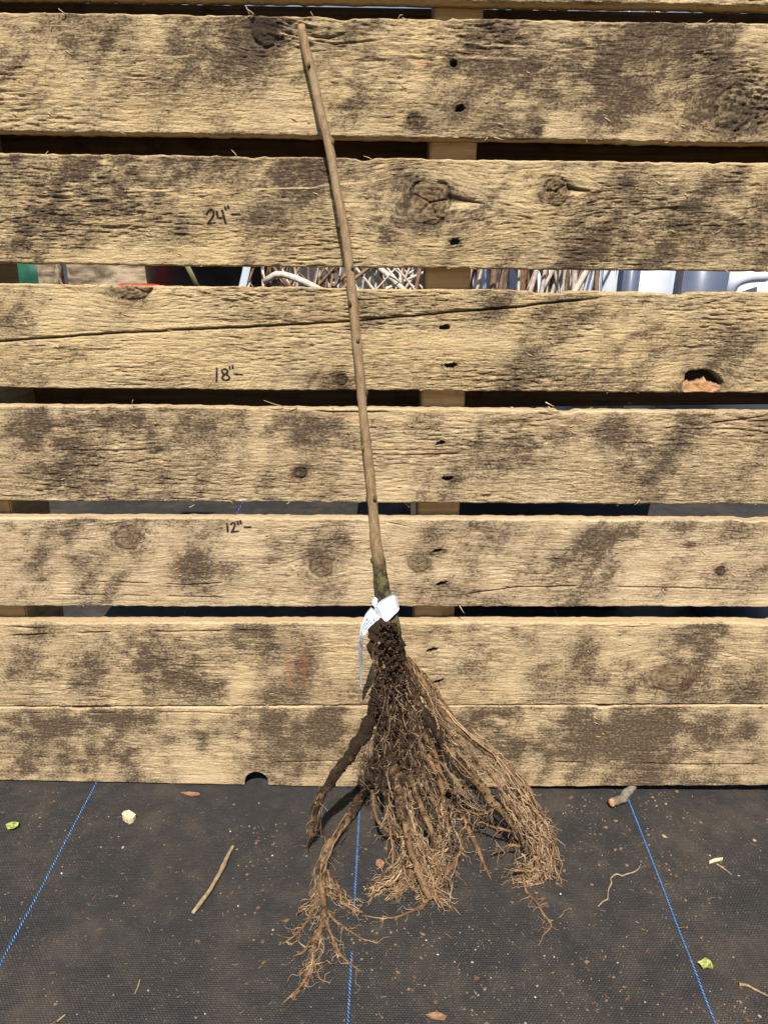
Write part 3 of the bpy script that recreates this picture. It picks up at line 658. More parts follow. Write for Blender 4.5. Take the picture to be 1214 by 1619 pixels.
def root_pts(spec, Y0, Y1, n):
    """spec: (px, py, width px); Y runs from Y0 to Y1 along it; lies on the cloth wherever that would be below it"""
    q = np.array([s[:2] for s in spec], float); L = np.r_[0, np.cumsum(np.hypot(*np.diff(q, axis=0).T))]; L /= L[-1]
    P = []
    for (px, py, w_), l in zip(spec, L):
        if Y1 is None: p = on_y(px, py, Y0) if l == 0 and Y0 is not None else on_ground(px, py, 0.0)
        else: p = on_y(px, py, Y0 + (Y1 - Y0) * l)
        r = w_ / 2 * pxsize(p)
        if p[2] < r * .8: p = on_ground(px, py, r * .8)
        P.append(np.r_[p, r])
    return spline(P, n)
ROOTS = [   # points, Y at start, Y at end (None = along the ground), dirt at start, dirt at end, lump
    ([(636, 1040, 9), (655, 1062, 11), (676, 1090, 10), (700, 1125, 9), (722, 1150, 10), (748, 1172, 9), (775, 1192, 8), (800, 1208, 7), (826, 1236, 7), (850, 1275, 7), (868, 1312, 6), (876, 1345, 5)], -.045, -.098, .35, .0, .25),
    ([(630, 1050, 16), (655, 1100, 16), (684, 1148, 15), (712, 1190, 15), (738, 1220, 15), (764, 1250, 14), (785, 1276, 12), (806, 1298, 10), (824, 1325, 8), (834, 1352, 5)], -.055, -.102, .75, .12, .28),
    ([(622, 1182, 8), (640, 1190, 8), (657, 1206, 8), (668, 1228, 7), (678, 1252, 7), (690, 1275, 6), (698, 1305, 4)], -.070, -.095, .4, .15, .25),
    ([(624, 1168, 10), (642, 1176, 9), (660, 1188, 8), (680, 1205, 7), (690, 1225, 6)], -.066, -.085, .5, .2, .25),
    ([(664, 1150, 8), (680, 1175, 9), (690, 1200, 9), (697, 1232, 9), (700, 1262, 8), (704, 1292, 7), (710, 1320, 4)], -.062, -.088, .5, .15, .25),
    ([(690, 1200, 8), (704, 1235, 10), (722, 1264, 10), (734, 1295, 9), (748, 1330, 8), (763, 1362, 5), (776, 1391, 2)], -.065, None, .35, .05, .2),
    ([(616, 1160, 16), (622, 1200, 17), (627, 1240, 17), (632, 1275, 15), (641, 1305, 13), (648, 1335, 11), (655, 1362, 10), (668, 1395, 11), (681, 1422, 9)], -.068, -.155, .75, .12, .3),
    ([(680, 1418, 8), (668, 1432, 8), (650, 1440, 5), (630, 1449, 3), (600, 1454, 1.6)], None, None, .15, .1, .3),
    ([(676, 1405, 6), (690, 1420, 5), (702, 1433, 3)], -.150, None, .1, 0, .25),
    ([(648, 1215, 7), (655, 1245, 8), (664, 1272, 9), (675, 1296, 9), (685, 1322, 7), (690, 1360, 5), (694, 1402, 4)], -.070, -.142, .5, .0, .2),
    ([(606, 1085, 24), (590, 1128, 22), (572, 1165, 20), (552, 1196, 18), (532, 1222, 17), (514, 1246, 15), (503, 1268, 13), (496, 1296, 11), (490, 1322, 7), (486, 1340, 3)], -.055, -.094, .95, .45, .38),
    ([(608, 1110, 24), (600, 1155, 20), (594, 1195, 18), (585, 1228, 17), (574, 1254, 16), (557, 1284, 15), (537, 1312, 14), (520, 1342, 14), (512, 1368, 13), (509, 1398, 12), (512, 1432, 9), (508, 1465, 8), (499, 1495, 7), (493, 1525, 6), (480, 1552, 4.5), (462, 1572, 3.5), (445, 1588, 1.8)], -.058, None, .9, .25, .35),
    ([(516, 1372, 5), (528, 1400, 5), (543, 1425, 5), (556, 1437, 4.5), (574, 1442, 3.5)], -.118, None, .3, .15, .2),
    ([(508, 1392, 5), (498, 1425, 5), (489, 1452, 4.5), (472, 1474, 4), (455, 1487, 3.5), (440, 1494, 2)], -.135, None, .3, .1, .2),
    ([(512, 1430, 4), (526, 1452, 4), (545, 1466, 3.4), (562, 1478, 3), (580, 1489, 1.6)], None, None, .3, .1, .2),
    ([(511, 1445, 5), (524, 1478, 4.5), (536, 1505, 4), (552, 1522, 3.6), (572, 1537, 2)], None, None, .25, .1, .2),
    ([(503, 1480, 5), (488, 1492, 4.5), (482, 1503, 4), (474, 1508, 3), (463, 1512, 1.6)], None, None, .3, .1, .2),
    ([(496, 1520, 4), (500, 1535, 3), (507, 1546, 2), (512, 1556, 1)], None, None, .2, .1, .2),
    ([(492, 1526, 4), (483, 1534, 3.6), (473, 1541, 3)], None, None, .3, .2, .2),
    ([(495, 1530, 4), (490, 1548, 3.6), (478, 1562, 3), (462, 1576, 2)], None, None, .3, .2, .2),
    ([(734, 1310, 6), (728, 1345, 7), (714, 1370, 8), (697, 1384, 8), (680, 1392, 6)], -.095, None, .1, .0, .2),
    ([(655, 1360, 8), (632, 1377, 8), (612, 1392, 7), (594, 1404, 6), (584, 1426, 4)], -.115, None, .35, .3, .3),
    ([(650, 1380, 7), (640, 1402, 6), (625, 1415, 5), (614, 1424, 3)], -.135, None, .2, .1, .25),
    ([(826, 1385, 5), (832, 1408, 5), (850, 1430, 4.6), (862, 1450, 4), (871, 1464, 3.4), (857, 1480, 1.5)], -.125, None, 0, 0, .15),
    ([(846, 1424, 2.5), (858, 1420, 2.2), (866, 1418, 1.4)], None, None, 0, 0, .1), ([(852, 1432, 2.5), (864, 1428, 2), (868, 1436, 1.6)], None, None, 0, 0, .1),
    ([(876, 1320, 7), (874, 1345, 8), (862, 1365, 8), (840, 1376, 7), (812, 1376, 5)], -.112, -.125, .05, 0, .2),
    ([(866, 1330, 6), (856, 1362, 6), (838, 1382, 6), (814, 1392, 4)], -.115, None, .05, 0, .2),
    ([(800, 1235, 6), (818, 1262, 7), (836, 1295, 7), (850, 1325, 6), (858, 1355, 5), (864, 1385, 3)], -.085, None, .1, 0, .2),
    ([(640, 1045, 8), (664, 1085, 8), (690, 1135, 7), (716, 1165, 6), (745, 1195, 5), (775, 1225, 4), (800, 1262, 4), (820, 1300, 3)], -.052, -.100, .5, .1, .25),
    ([(645, 1040, 7), (672, 1070, 8), (696, 1102, 7), (716, 1132, 5), (735, 1160, 4)], -.038, -.050, .5, .1, .3),
    ([(600, 1180, 10), (598, 1215, 9), (606, 1250, 8), (612, 1285, 6), (620, 1320, 4), (622, 1360, 3)], -.072, -.105, .7, .2, .3),
    ([(588, 1250, 4), (594, 1285, 5), (600, 1302, 5), (622, 1318, 6), (640, 1328, 4)], -.085, -.098, .1, .0, .2),
    ([(612, 1280, 3), (619, 1330, 3.4), (622, 1375, 3), (624, 1412, 2)], -.095, -.145, .1, .1, .2),
    ([(785, 1272, 4), (770, 1285, 4), (752, 1287, 3.4), (735, 1280, 3)], -.092, -.082, .1, .1, .2),
    ([(820, 1318, 4), (800, 1312, 4), (780, 1308, 3.6), (758, 1298, 3)], -.098, -.082, .1, .1, .2),
    ([(822, 1338, 4), (805, 1336, 4), (790, 1344, 3), (776, 1352, 2)], -.105, -.098, .05, .0, .2),
    ([(598, 1200, 9), (604, 1165, 12), (612, 1120, 16), (618, 1080, 20)], -.070, -.060, .9, .9, .4),
    ([(632, 1200, 8), (640, 1160, 11), (636, 1110, 15), (628, 1070, 20)], -.070, -.062, .7, .9, .4),
]
all_roots = []
for k, (spec, Y0, Y1, da, db, lump) in enumerate(ROOTS):
    if Y0 is None: Y0 = on_ground(spec[0][0], spec[0][1])[1]
    n = max(14, len(spec) * 7); P = root_pts(spec, Y0, Y1, n)
    amp = np.minimum(P[:, 3] * .5, .0012)
    P[:, 0] += amp * 2 * (vn(np.arange(n) * .33, k * 5.1, 301) - .5); P[:, 2] += amp * 2 * (vn(np.arange(n) * .33, k * 5.1 + 2, 302) - .5)
    P[:, 2] = np.maximum(P[:, 2], P[:, 3] * .7)
    rd = P[:, 3] * (1 + .10 * (vn(np.arange(n) * .5, k * 3.3, 303) - .5) * 2); rd[-1] *= .5
    dt = np.linspace(da, db, n) + .25 * (vn(np.arange(n) * .3, k, 304) - .5)
    mb = MB(); mb.tube(P[:, :3], rd, 12 if P[:, 3].max() > .003 else 8, dt, lump=lump * .7, seed=k + 5)
    mb.build('root', M['root'], tree, B0); all_roots.append((P, dt))
# soil-caked root collar
mb = MB()
for spec, Ya, Yb in (([(608, 984, 16), (600, 994, 24), (595, 1010, 27), (596, 1030, 24), (602, 1050, 20), (604, 1075, 14)], -.050, -.055), ([(622, 1000, 24), (623, 1025, 30), (622, 1050, 40), (620, 1080, 46), (618, 1110, 46), (616, 1140, 38), (614, 1170, 24)], -.046, -.058), ([(600, 1085, 18), (596, 1100, 22), (596, 1118, 18)], -.058, -.060)):
    P = root_pts(spec, Ya, Yb, 36); mb.tube(P[:, :3], P[:, 3], 22, .9 + .3 * (vn(np.arange(36) * .4, 1, 7) - .5), lump=.42, seed=int(spec[0][0]))
mb.build('root_collar', M['root'], tree, B0)

# fine roots: strands in guided bundles plus laterals off the larger roots
FR = np.random.default_rng(21)
def wander(P, n, amp, fr):
    ph = FR.uniform(0, 100, 3); t = np.linspace(0, 1, n)
    return P + amp[:, None] * 2 * np.stack([fbm(t * fr, ph[k], 400 + k, 2) - .5 for k in range(3)], 1)
BUNDLES = [ # guide (px,py), Y start/end, spread px, strands, width px, dirt
    ([(690, 1105), (730, 1150), (770, 1188), (806, 1226), (838, 1278), (858, 1330), (852, 1372), (828, 1388)], -.050, -.118, 15, 40, 1.8, .25),
    ([(770, 1210), (800, 1245), (826, 1290), (848, 1335), (860, 1372), (866, 1390)], -.080, -.122, 22, 52, 1.9, .15),
    ([(806, 1250), (838, 1300), (860, 1345), (846, 1376), (818, 1386)], -.095, -.122, 18, 64, 2.0, .08),
    ([(845, 1290), (862, 1335), (868, 1365), (870, 1390)], -.100, -.125, 14, 55, 2.0, .05),
    ([(636, 1230), (646, 1285), (658, 1340), (650, 1392), (616, 1408)], -.080, -.140, 20, 50, 2.0, .25),
    ([(686, 1240), (700, 1300), (694, 1352), (678, 1398), (690, 1425)], -.085, -.145, 25, 50, 1.9, .2),
    ([(640, 1300), (664, 1345), (676, 1385), (700, 1420)], -.100, -.150, 25, 66, 1.9, .1),
    ([(650, 1340), (632, 1380), (606, 1400), (590, 1415)], -.115, -.145, 16, 60, 2.2, .12),
    ([(600, 1215), (612, 1275), (634, 1325), (656, 1372)], -.075, -.120, 20, 26, 1.8, .35),
    ([(640, 1045), (668, 1095), (694, 1142), (722, 1182), (752, 1220)], -.045, -.080, 15, 50, 1.5, .3),
    ([(616, 1050), (616, 1110), (610, 1165), (604, 1215)], -.068, -.085, 22, 26, 1.3, .62),
    ([(626, 1060), (642, 1120), (654, 1175), (670, 1225)], -.066, -.082, 26, 32, 1.3, .5),
    ([(650, 1150), (690, 1200), (730, 1250), (760, 1290)], -.060, -.085, 28, 40, 1.4, .35),
    ([(596, 1005), (592, 1035), (598, 1075), (602, 1110)], -.060, -.068, 9, 30, 1.3, .7),
    ([(650, 1200), (672, 1240), (690, 1280), (712, 1320)], -.062, -.088, 28, 32, 1.4, .3),
    ([(600, 1140), (585, 1180), (572, 1215), (575, 1245)], -.062, -.070, 13, 26, 1.4, .75),
    ([(575, 1150), (548, 1195), (520, 1235), (502, 1275), (490, 1325)], -.066, -.092, 8, 22, 1.4, .6),
    ([(560, 1270), (530, 1318), (512, 1365), (508, 1410), (514, 1450)], -.075, -.165, 10, 9, 1.5, .4),
    ([(512, 1375), (524, 1405), (545, 1430), (562, 1440)], -.112, -.158, 12, 24, 1.9, .3),
    ([(508, 1385), (500, 1420), (490, 1440), (478, 1452)], -.125, -.165, 10, 22, 1.8, .2),
    ([(510, 1430), (502, 1470), (494, 1510), (488, 1540)], -.160, -.225, 13, 16, 1.8, .3),
]
groups = {}
for gi, (gd, Ya, Yb, sp, N, wpx, dr) in enumerate(BUNDLES):
    mb = MB()
    G = root_pts([(x, y, wpx) for x, y in gd], Ya, Yb, 40); q = pxsize(G[20, :3])
    for k in range(N):
        a = FR.uniform(0, .62) if FR.random() < .8 else FR.uniform(.5, .8); b = min(1.0, a + FR.uniform(.25, .75)); n = 15
        ii = np.linspace(a, b, n) * 39; base = np.stack([np.interp(ii, np.arange(40), G[:, c]) for c in range(3)], 1)
        off = FR.normal(0, .45, 3) * sp * q; off[1] *= .7; off2 = off + FR.normal(0, .38, 3) * sp * q
        base = base + off + (off2 - off) * np.linspace(0, 1, n)[:, None]
        base = wander(base, n, np.linspace(.3, 1, n) * sp * q * FR.uniform(.5, 1.5), FR.uniform(3, 9))
        w_ = wpx * FR.choice([.55, .75, 1.0, 1.5], p=[.35, .35, .2, .1]) * q / 2
        rd = w_ * np.linspace(1, .45, n); base[:, 2] = np.maximum(base[:, 2], rd + .0004)
        lim = (base @ NF) < .003                                    # keep off the boards
        base[lim] += NF * (.003 - (base[lim] @ NF))[:, None]
        mb.tube(base, rd, 5, np.clip(dr * .8 + FR.choice([-.1, .05, .25, .5], p=[.3, .3, .25, .15]), 0, 1) * np.linspace(1.15, .8, n))
        if FR.random() < .55:                                       # side hairs
            for z in range(FR.integers(1, 3)):
                i = FR.integers(3, n - 2); p = base[i]; L = FR.uniform(.006, .018); dv = FR.normal(0, 1, 3); dv[2] -= .5; dv /= np.linalg.norm(dv)
                hp = wander(p + dv * np.linspace(0, L, 7)[:, None], 7, np.linspace(0, .003, 7), 3); hp[:, 2] = np.maximum(hp[:, 2], .0006)
                mb.tube(hp, rd[i] * np.linspace(.7, .3, 7), 4, dr)
    tag(mb.build('fine_roots', M['fine'], tree, B0), kind='stuff')
mb = MB()
for (P, dt) in all_roots:
    n = len(P); L = np.linalg.norm(np.diff(P[:, :3], axis=0), axis=1).sum(); cnt = int(L / .0036)
    for k in range(cnt):
        i = FR.integers(1, n - 1); p = P[i, :3]; tg = P[i + 1, :3] - P[i - 1, :3]; tg /= np.linalg.norm(tg) + 1e-9
        dv = tg * FR.uniform(-.1, .9) + FR.normal(0, .75, 3) + np.array([0, 0, -.35]); dv /= np.linalg.norm(dv)
        ln = min(FR.gamma(2, .006) + .003, .028); m = 9
        hp = wander(p + dv * np.linspace(0, ln, m)[:, None] + np.array([0, 0, -1]) * (np.linspace(0, 1, m) ** 2 * ln * .35)[:, None], m, np.linspace(0, .45, m) * ln, FR.uniform(2, 5))
        r0 = FR.choice([.00022, .0003, .0004, .0006], p=[.3, .4, .2, .1]); hp[:, 2] = np.maximum(hp[:, 2], r0 + .0003)
        lim = (hp @ NF) < .003; hp[lim] += NF * (.003 - (hp[lim] @ NF))[:, None]
        mb.tube(hp, r0 * np.linspace(1, .4, m), 4, np.clip(dt[i] + FR.normal(0, .15), 0, 1))
tag(mb.build('fine_roots', M['fine'], tree, B0), kind='stuff')
# soil crumbs held between the roots and on the collar
ICO = np.array([(0, 0, 1), (.9, 0, .45), (.28, .85, .45), (-.72, .53, .45), (-.72, -.53, .45), (.28, -.85, .45), (.72, .53, -.45), (-.28, .85, -.45), (-.9, 0, -.45), (-.28, -.85, -.45), (.72, -.53, -.45), (0, 0, -1)])
ICF = [(0, 1, 2), (0, 2, 3), (0, 3, 4), (0, 4, 5), (0, 5, 1), (1, 6, 2), (2, 7, 3), (3, 8, 4), (4, 9, 5), (5, 10, 1), (2, 6, 7), (3, 7, 8), (4, 8, 9), (5, 9, 10), (1, 10, 6), (6, 11, 7), (7, 11, 8), (8, 11, 9), (9, 11, 10), (10, 11, 6)]
def crumb(mb, c, s, R, flat=1.0, a=0.0):
    v = ICO * R.uniform(.55, 1.3, (12, 1)) * s * np.array([R.uniform(.7, 1.4), R.uniform(.7, 1.4), flat]); an = R.uniform(0, 6.3)
    rot = np.array([[math.cos(an), -math.sin(an), 0], [math.sin(an), math.cos(an), 0], [0, 0, 1]]); mb.add(v @ rot.T + c, ICF, a)
mb = MB()
for k in range(2300):
    u = FR.random() ** 1.7
    py = 985 + 235 * u; px = 615 + 12 * (py - 1000) / 200 + float(np.clip(FR.normal(0, 1), -1.35, 1.35)) * (9 + 20 * u); p = on_y(px, py, -.060 - .018 * u + FR.normal(0, .006))
    crumb(mb, p, FR.gamma(1.5, .00038) + .0003, FR, a=float(FR.random() < .10) * FR.uniform(.4, 1))
for (P, dt) in all_roots:
    for k in range(int(520 * max(dt.mean() - .25, 0) * len(P) / 40)):
        i = FR.integers(0, int(len(P) * .8)); dv = FR.normal(0, 1, 3); dv /= np.linalg.norm(dv); crumb(mb, P[i, :3] + dv * P[i, 3] * FR.uniform(.85, 1.1), min(FR.gamma(1.6, .0005), .0013) + .0003, FR)
tag(mb.build('clinging_soil', M['soil'], tree, B0, smooth=False), kind='stuff')

# ------------------------------------------------------------------ paper tag looped round the stem
t = NT('white tag paper'); M['paper'] = t.done((0.72, 0.74, 0.77), None, 0.5)
M['print'] = flat('black print', (0.03, 0.03, 0.035), 0.6, .1)
tb = on_face(608, 960, .06); ptag = empty('paper_tag', tb); tag(ptag, 'white printed paper tag looped round the stem above the roots', 'tag')
def strip(name, rowsA, rowsB, Ys, n=18, m=7, thick=.00022, mat=None, extra=None):
    """ribbon between two edge curves given as photo pixels with a Y for each"""
    A = spline([on_y(x, y, Y) for (x, y), Y in zip(rowsA, Ys[0])], n); B = spline([on_y(x, y, Y) for (x, y), Y in zip(rowsB, Ys[1])], n)
    V = np.stack([A + (B - A) * k / (m - 1) for k in range(m)], 1)
    du = np.gradient(V, axis=0); dv = np.gradient(V, axis=1); nn = np.cross(du, dv); nn /= np.linalg.norm(nn, axis=2)[..., None] + 1e-12
    if (nn.mean((0, 1)) @ (CAM - V.mean((0, 1)))) < 0: nn = -nn
    idx = np.arange(n * m).reshape(n, m); q = np.stack([idx[:-1, :-1], idx[:-1, 1:], idx[1:, 1:], idx[1:, :-1]], -1).reshape(-1, 4)
    N0 = n * m; f = [tuple(r) for r in q] + [tuple(r[::-1] + N0) for r in q]
    ring = list(idx[0, :]) + list(idx[1:, -1]) + list(idx[-1, -2::-1]) + list(idx[-2:0:-1, 0])
    f += [(ring[i], ring[(i + 1) % len(ring)], ring[(i + 1) % len(ring)] + N0, ring[i] + N0) for i in range(len(ring))]
    o = mesh_obj(name, np.vstack([V.reshape(-1, 3), (V - nn * thick).reshape(-1, 3)]) - tb, f, M['paper'], ptag)
    return V, nn
ys = S[np.argmin(np.abs(S[:, 2] - on_face(613, 957, .06)[2])), 1]; rs = .0062
# band over the front of the stem: wraps back at both ends
strip('band', [(590, 962), (594, 956), (600, 950.5), (612, 943.5), (621, 938.5), (625, 938), (627, 940)], [(598, 985), (601, 984), (606, 980.5), (612, 991.5 - 9), (624, 971), (629.5, 966), (631, 962)],
      ([ys + .004, ys - .004, ys - rs - .0012, ys - rs - .0022, ys - rs + .0005, ys - .001, ys + .006], [ys - .002, ys - .009, ys - rs - .0062, ys - rs - .0085, ys - rs - .0055, ys - .006, ys]), 26)
strip('fold', [(593, 960), (589, 955), (588, 948), (592, 943)], [(600, 975), (597, 966), (596, 957), (597, 947)], ([ys - .004, ys - .005, ys - .003, ys + .004], [ys - .005, ys - .005, ys - .002, ys + .005]))
strip('fold', [(594, 958), (600, 965), (604, 975), (609.5, 990)], [(590, 965), (596, 972), (600, 982), (609, 990.5)], ([ys - rs - .003, ys - rs - .005, ys - rs - .005, ys - rs - .003], [ys - rs - .001, ys - rs, ys - rs - .002, ys - rs - .003]))
TV, TN = strip('tail', [(587, 959.5), (578, 971), (572, 985), (568.5, 1003), (566.5, 1025), (567.5, 1055), (570, 1085)], [(603, 983), (594, 988), (584, 996), (575, 1008), (573, 1030), (573.5, 1055), (571, 1086)],
      ([ys - .008, ys - .013, ys - .015, ys - .014, ys - .004, ys + .011, ys + .025], [ys - .008, ys - .014, ys - .017, ys - .018, ys - .008, ys + .009, ys + .024]), 40, 9)
def print_line(txt, v, u0, u1, size):
    cu = bpy.data.curves.new('t', 'FONT'); cu.body = txt; cu.size = 1.0; cu.offset = .04
    ob = bpy.data.objects.new('t', cu); COL.objects.link(ob); bpy.context.view_layer.update()
    me = ob.evaluated_get(bpy.context.evaluated_depsgraph_get()).to_mesh(); vv = np.array([q.co[:] for q in me.vertices]); fs = [tuple(p.vertices) for p in me.polygons]
    bpy.data.objects.remove(ob); w_ = vv[:, 0].max(); n, m = TV.shape[:2]
    uu = (u0 + (u1 - u0) * vv[:, 0] / w_) * (n - 1); kk = np.clip((v - vv[:, 1] * size), 0, 1) * (m - 1)
    def samp(A):
        i = np.clip(np.floor(uu).astype(int), 0, n - 2); j = np.clip(np.floor(kk).astype(int), 0, m - 2); a = (uu - i)[:, None]; b = (kk - j)[:, None]
        return (A[i, j] * (1 - a) + A[i + 1, j] * a) * (1 - b) + (A[i, j + 1] * (1 - a) + A[i + 1, j + 1] * a) * b
    mesh_obj('print_line', samp(TV) + samp(TN) * .00012 - tb, fs, M['print'], ptag, smooth=False)
print_line('III II 5053', .34, .36, .08, .15); print_line('II III 573-4997', .54, .38, .07, .15); print_line('IIII NC 28753', .74, .38, .04, .15); print_line('www.nursery.com', .95, .40, .03, .17)

# ------------------------------------------------------------------ litter on the cloth
def stick(name, spec, mat, label, cat, lump=.12, h=.9, group=None, dirt=0.0, sides=9):
    P = []
    for (px, py, w_) in spec:
        g = on_ground(px, py); r = w_ / 2 * pxsize(g); p = on_ground(px, py, r * h); P.append(np.r_[p, r])
    P = spline(P, max(10, len(spec) * 6)); P[:, 2] = np.maximum(P[:, 2], P[:, 3] * .85)
    c = P[:, :3].mean(0); c[2] = 0; mb = MB(); mb.tube(P[:, :3] - c, P[:, 3], sides, dirt, lump=lump, seed=int(spec[0][0]))
    o = mb.build(name, mat); o.location = c; tag(o, label, cat, group); return o, P
M['twig'] = simple_wood('dry twig', (0.34, 0.245, 0.145), (0.20, 0.13, 0.07), (200, 200, 200))
M['greybark'] = simple_wood('grey bark', (0.21, 0.175, 0.135), (0.12, 0.092, 0.066), (150, 150, 150))
M['cutwood'] = flat('cut wood', (0.46, 0.24, 0.11), .8, .4, 500)
o, P = stick('dry_twig', [(305, 1444, 6), (320, 1424, 7), (335, 1403, 6.5), (350, 1376, 6.5), (354, 1368, 8), (362, 1350, 5.5), (369, 1338, 5)], M['twig'], 'slender dry twig lying alone on the black cloth', 'twig')
def blobstick(name, pts, label):
    P = []
    for (px, py, w_, hh) in pts:
        g = on_ground(px, py, hh); P.append(np.r_[g, w_ / 2 * pxsize(g)])
    P = spline(P, 30); c = P[:, :3].mean(0); c[2] = 0; mb = MB(); mb.tube(P[:, :3] - c, P[:, 3], 14, 0, lump=.22, seed=9)
    e = empty(name, c); tag(e, label, 'branch stub'); mb.build('bark_body', M['greybark'], e)
    mb = MB(); tv = P[0, :3] - P[2, :3]; tv /= np.linalg.norm(tv); p0 = P[0, :3] - c; mb.tube([p0 - tv * .002, p0 + tv * .0012, p0 + tv * .0022], [P[0, 3] * .97, P[0, 3] * .90, P[0, 3] * .5], 12, 0, lump=.2); mb.build('cut_face', M['cutwood'], e)
blobstick('branch_stub', [(966, 1269, 12, .006), (974, 1266, 13, .0055), (984, 1263, 13.5, .005), (990, 1254, 14, .005), (997, 1247, 12, .005), (1003, 1238, 11, .006)], 'short thick grey branch stub with orange cut end, poking out under the pallet')
M['chip'] = flat('pale wood chip', (0.62, 0.45, 0.28), .8, .45, 350)
M['leafg'] = flat('wilted green leaf', (0.25, 0.27, 0.075), .6, .5, 240)
M['leafb'] = flat('brown dead leaf', (0.23, 0.12, 0.058), .7, .3, 300)
def flake(name, outline, mat, label, cat, lift=.002, th=.0012, curl=.002, seed=1, group=None):
    R = np.random.default_rng(seed); q = np.array([on_ground(x, y)[:2] for x, y in outline]); c = q.mean(0); n = len(q)
    rings = [1.0, .66, .33]; V = []
    for k, r in enumerate(rings):
        for p in q: V.append(np.r_[(p - c) * r, lift + curl * (vn(p[0] * 300 * r, p[1] * 300 * r, seed) - .25) + curl * (r - .5) * .6])
    V.append(np.array([0, 0, lift + curl * .3])); V = np.array(V); V[:, 2] = np.maximum(V[:, 2], th + .0002); m = len(V); V2 = V.copy(); V2[:, 2] = np.maximum(V2[:, 2] - th, 0.0)
    f = []
    for off, fl in ((0, 1), (m, -1)):
        for k in range(2):
            for i in range(n):
                j = (i + 1) % n; qd = (off + k * n + i, off + k * n + j, off + (k + 1) * n + j, off + (k + 1) * n + i); f.append(qd[::fl])
        for i in range(n): f.append((off + 2 * n + i, off + 2 * n + (i + 1) % n, off + 3 * n)[::fl])
    f += [(i, i + m, (i + 1) % n + m, (i + 1) % n) for i in range(n)]
    o = mesh_obj(name, np.vstack([V, V2]), f, mat, smooth=False); o.location = (c[0], c[1], gh(c[0], c[1])); tag(o, label, cat, group); return o
flake('wood_chip', [(194, 1292), (198, 1288), (205, 1287), (211, 1290), (216, 1294), (212, 1300), (205, 1304), (199, 1300), (195, 1297)], M['chip'], 'chunky pale wood chip lying by the boards and blue thread', 'wood chip', .004, .006, .004, 2)
flake('green_leaf_scrap', [(10, 1307), (16, 1302), (24, 1301), (31, 1304), (30, 1309), (22, 1314), (13, 1314)], M['leafg'], 'small rounded yellow-green leaf scrap near the pallet', 'leaf', .002, .0006, .003, 3)
flake('green_leaf_scrap', [(1100, 1525), (1106, 1523), (1113, 1521), (1121, 1525), (1126, 1532), (1124, 1538), (1116, 1535), (1110, 1536), (1104, 1529)], M['leafg'], 'ragged yellow-green leaf scrap beside a blue thread', 'leaf', .0022, .0006, .004, 4)
flake('dead_leaf_scrap', [(595, 1362), (601, 1360), (608, 1366), (606, 1375), (599, 1374), (594, 1369)], M['leafb'], 'flat reddish-brown leaf scrap among the root tips', 'leaf', .002, .0006, .002, 5)
flake('wood_sliver', [(1120, 1362), (1130, 1358), (1142, 1357), (1141, 1361), (1130, 1363), (1121, 1366)], M['chip'], 'narrow pale wood sliver lying on dusty cloth', 'wood chip', .0012, .001, .0008, 6)
flake('dead_leaf_scrap', [(286, 1253), (300, 1252), (315, 1254), (317, 1257), (304, 1259), (292, 1256)], M['leafb'], 'thin brown bark scrap lying against the foot of the bottom board', 'bark', .0012, .0008, .0008, 7)
flake('dead_leaf_scrap', [(672, 1605), (690, 1600), (706, 1606), (702, 1614), (684, 1612)], M['leafb'], 'long dull brown leaf scrap half buried in dust', 'leaf', .001, .0006, .0008, 8)
stick('root_fragment', [(945, 1433, 1.2), (953, 1425, 2), (960, 1421, 2.2), (961, 1408, 2), (966, 1396, 2.4), (965, 1389, 2), (974, 1382, 2.6), (983, 1384.5, 2), (990, 1382, 2.2), (1003, 1378, 1.8), (1010, 1372, 1.5), (1012, 1366, 1)], M['twig'], 'thin crooked root fragment bent in a hook on the cloth', 'root fragment')
stick('thin_stalk', [(1168, 1556, 5), (1181, 1558, 4), (1192, 1564, 3), (1214, 1575, 3), (1225, 1581, 2)], M['twig'], 'short reddish stalk lying on dusty cloth past the last blue thread', 'twig')
stick('thin_stalk', [(1132, 1366, 3), (1142, 1372, 2.6), (1156, 1383, 2)], M['twig'], 'tiny bent stalk beside the narrow pale sliver', 'twig')
stick('thin_stalk', [(214, 1571, 2), (219, 1559, 2.6), (222, 1548, 2)], M['twig'], 'tiny straight stalk standing out on bare cloth', 'twig')
stick('thin_stalk', [(91, 1615, 3), (98, 1609, 3), (104, 1604, 2.4)], M['twig'], 'tiny pale stalk lying near a small bark crumb', 'twig')
def litter_mat():
    t = NT('litter crumbs'); a = t.attr('dirt'); x = t.n('ShaderNodeValToRGB'); t.put(x.inputs[0], a); cr = x.color_ramp; cr.interpolation = 'CONSTANT'
    for p, c in ((0, (.10, .058, .03)), (.3, (.19, .11, .058)), (.62, (.17, .105, .06)), (.90, (.31, .23, .145)), (.982, (.66, .62, .55))):
        e = cr.elements.new(p) if p else cr.elements[0]; e.color = (*c, 1)
    return t.done(x.outputs[0], None, .85)
M['litter'] = litter_mat()
mb = MB(); LR = np.random.default_rng(5)
CL = [(920, 1290, 25, 15, 70), (1060, 1330, 40, 30, 80), (960, 1330, 40, 30, 70), (1030, 1262, 30, 10, 60), (400, 1370, 40, 25, 60), (400, 1330, 30, 20, 40), (650, 1480, 90, 40, 150), (900, 1520, 80, 40, 120), (740, 1560, 60, 40, 80), (1090, 1400, 60, 40, 80), (60, 1290, 30, 30, 40), (560, 1350, 25, 15, 30), (1150, 1590, 60, 30, 90), (960, 1590, 80, 30, 80), (850, 1360, 60, 30, 40)]
spots = [(LR.normal(x, sx), LR.normal(y, sy)) for (x, y, sx, sy, n) in CL for _ in range(n)] + [(LR.uniform(-60, 1270), LR.uniform(1252, 1660)) for _ in range(1100)]
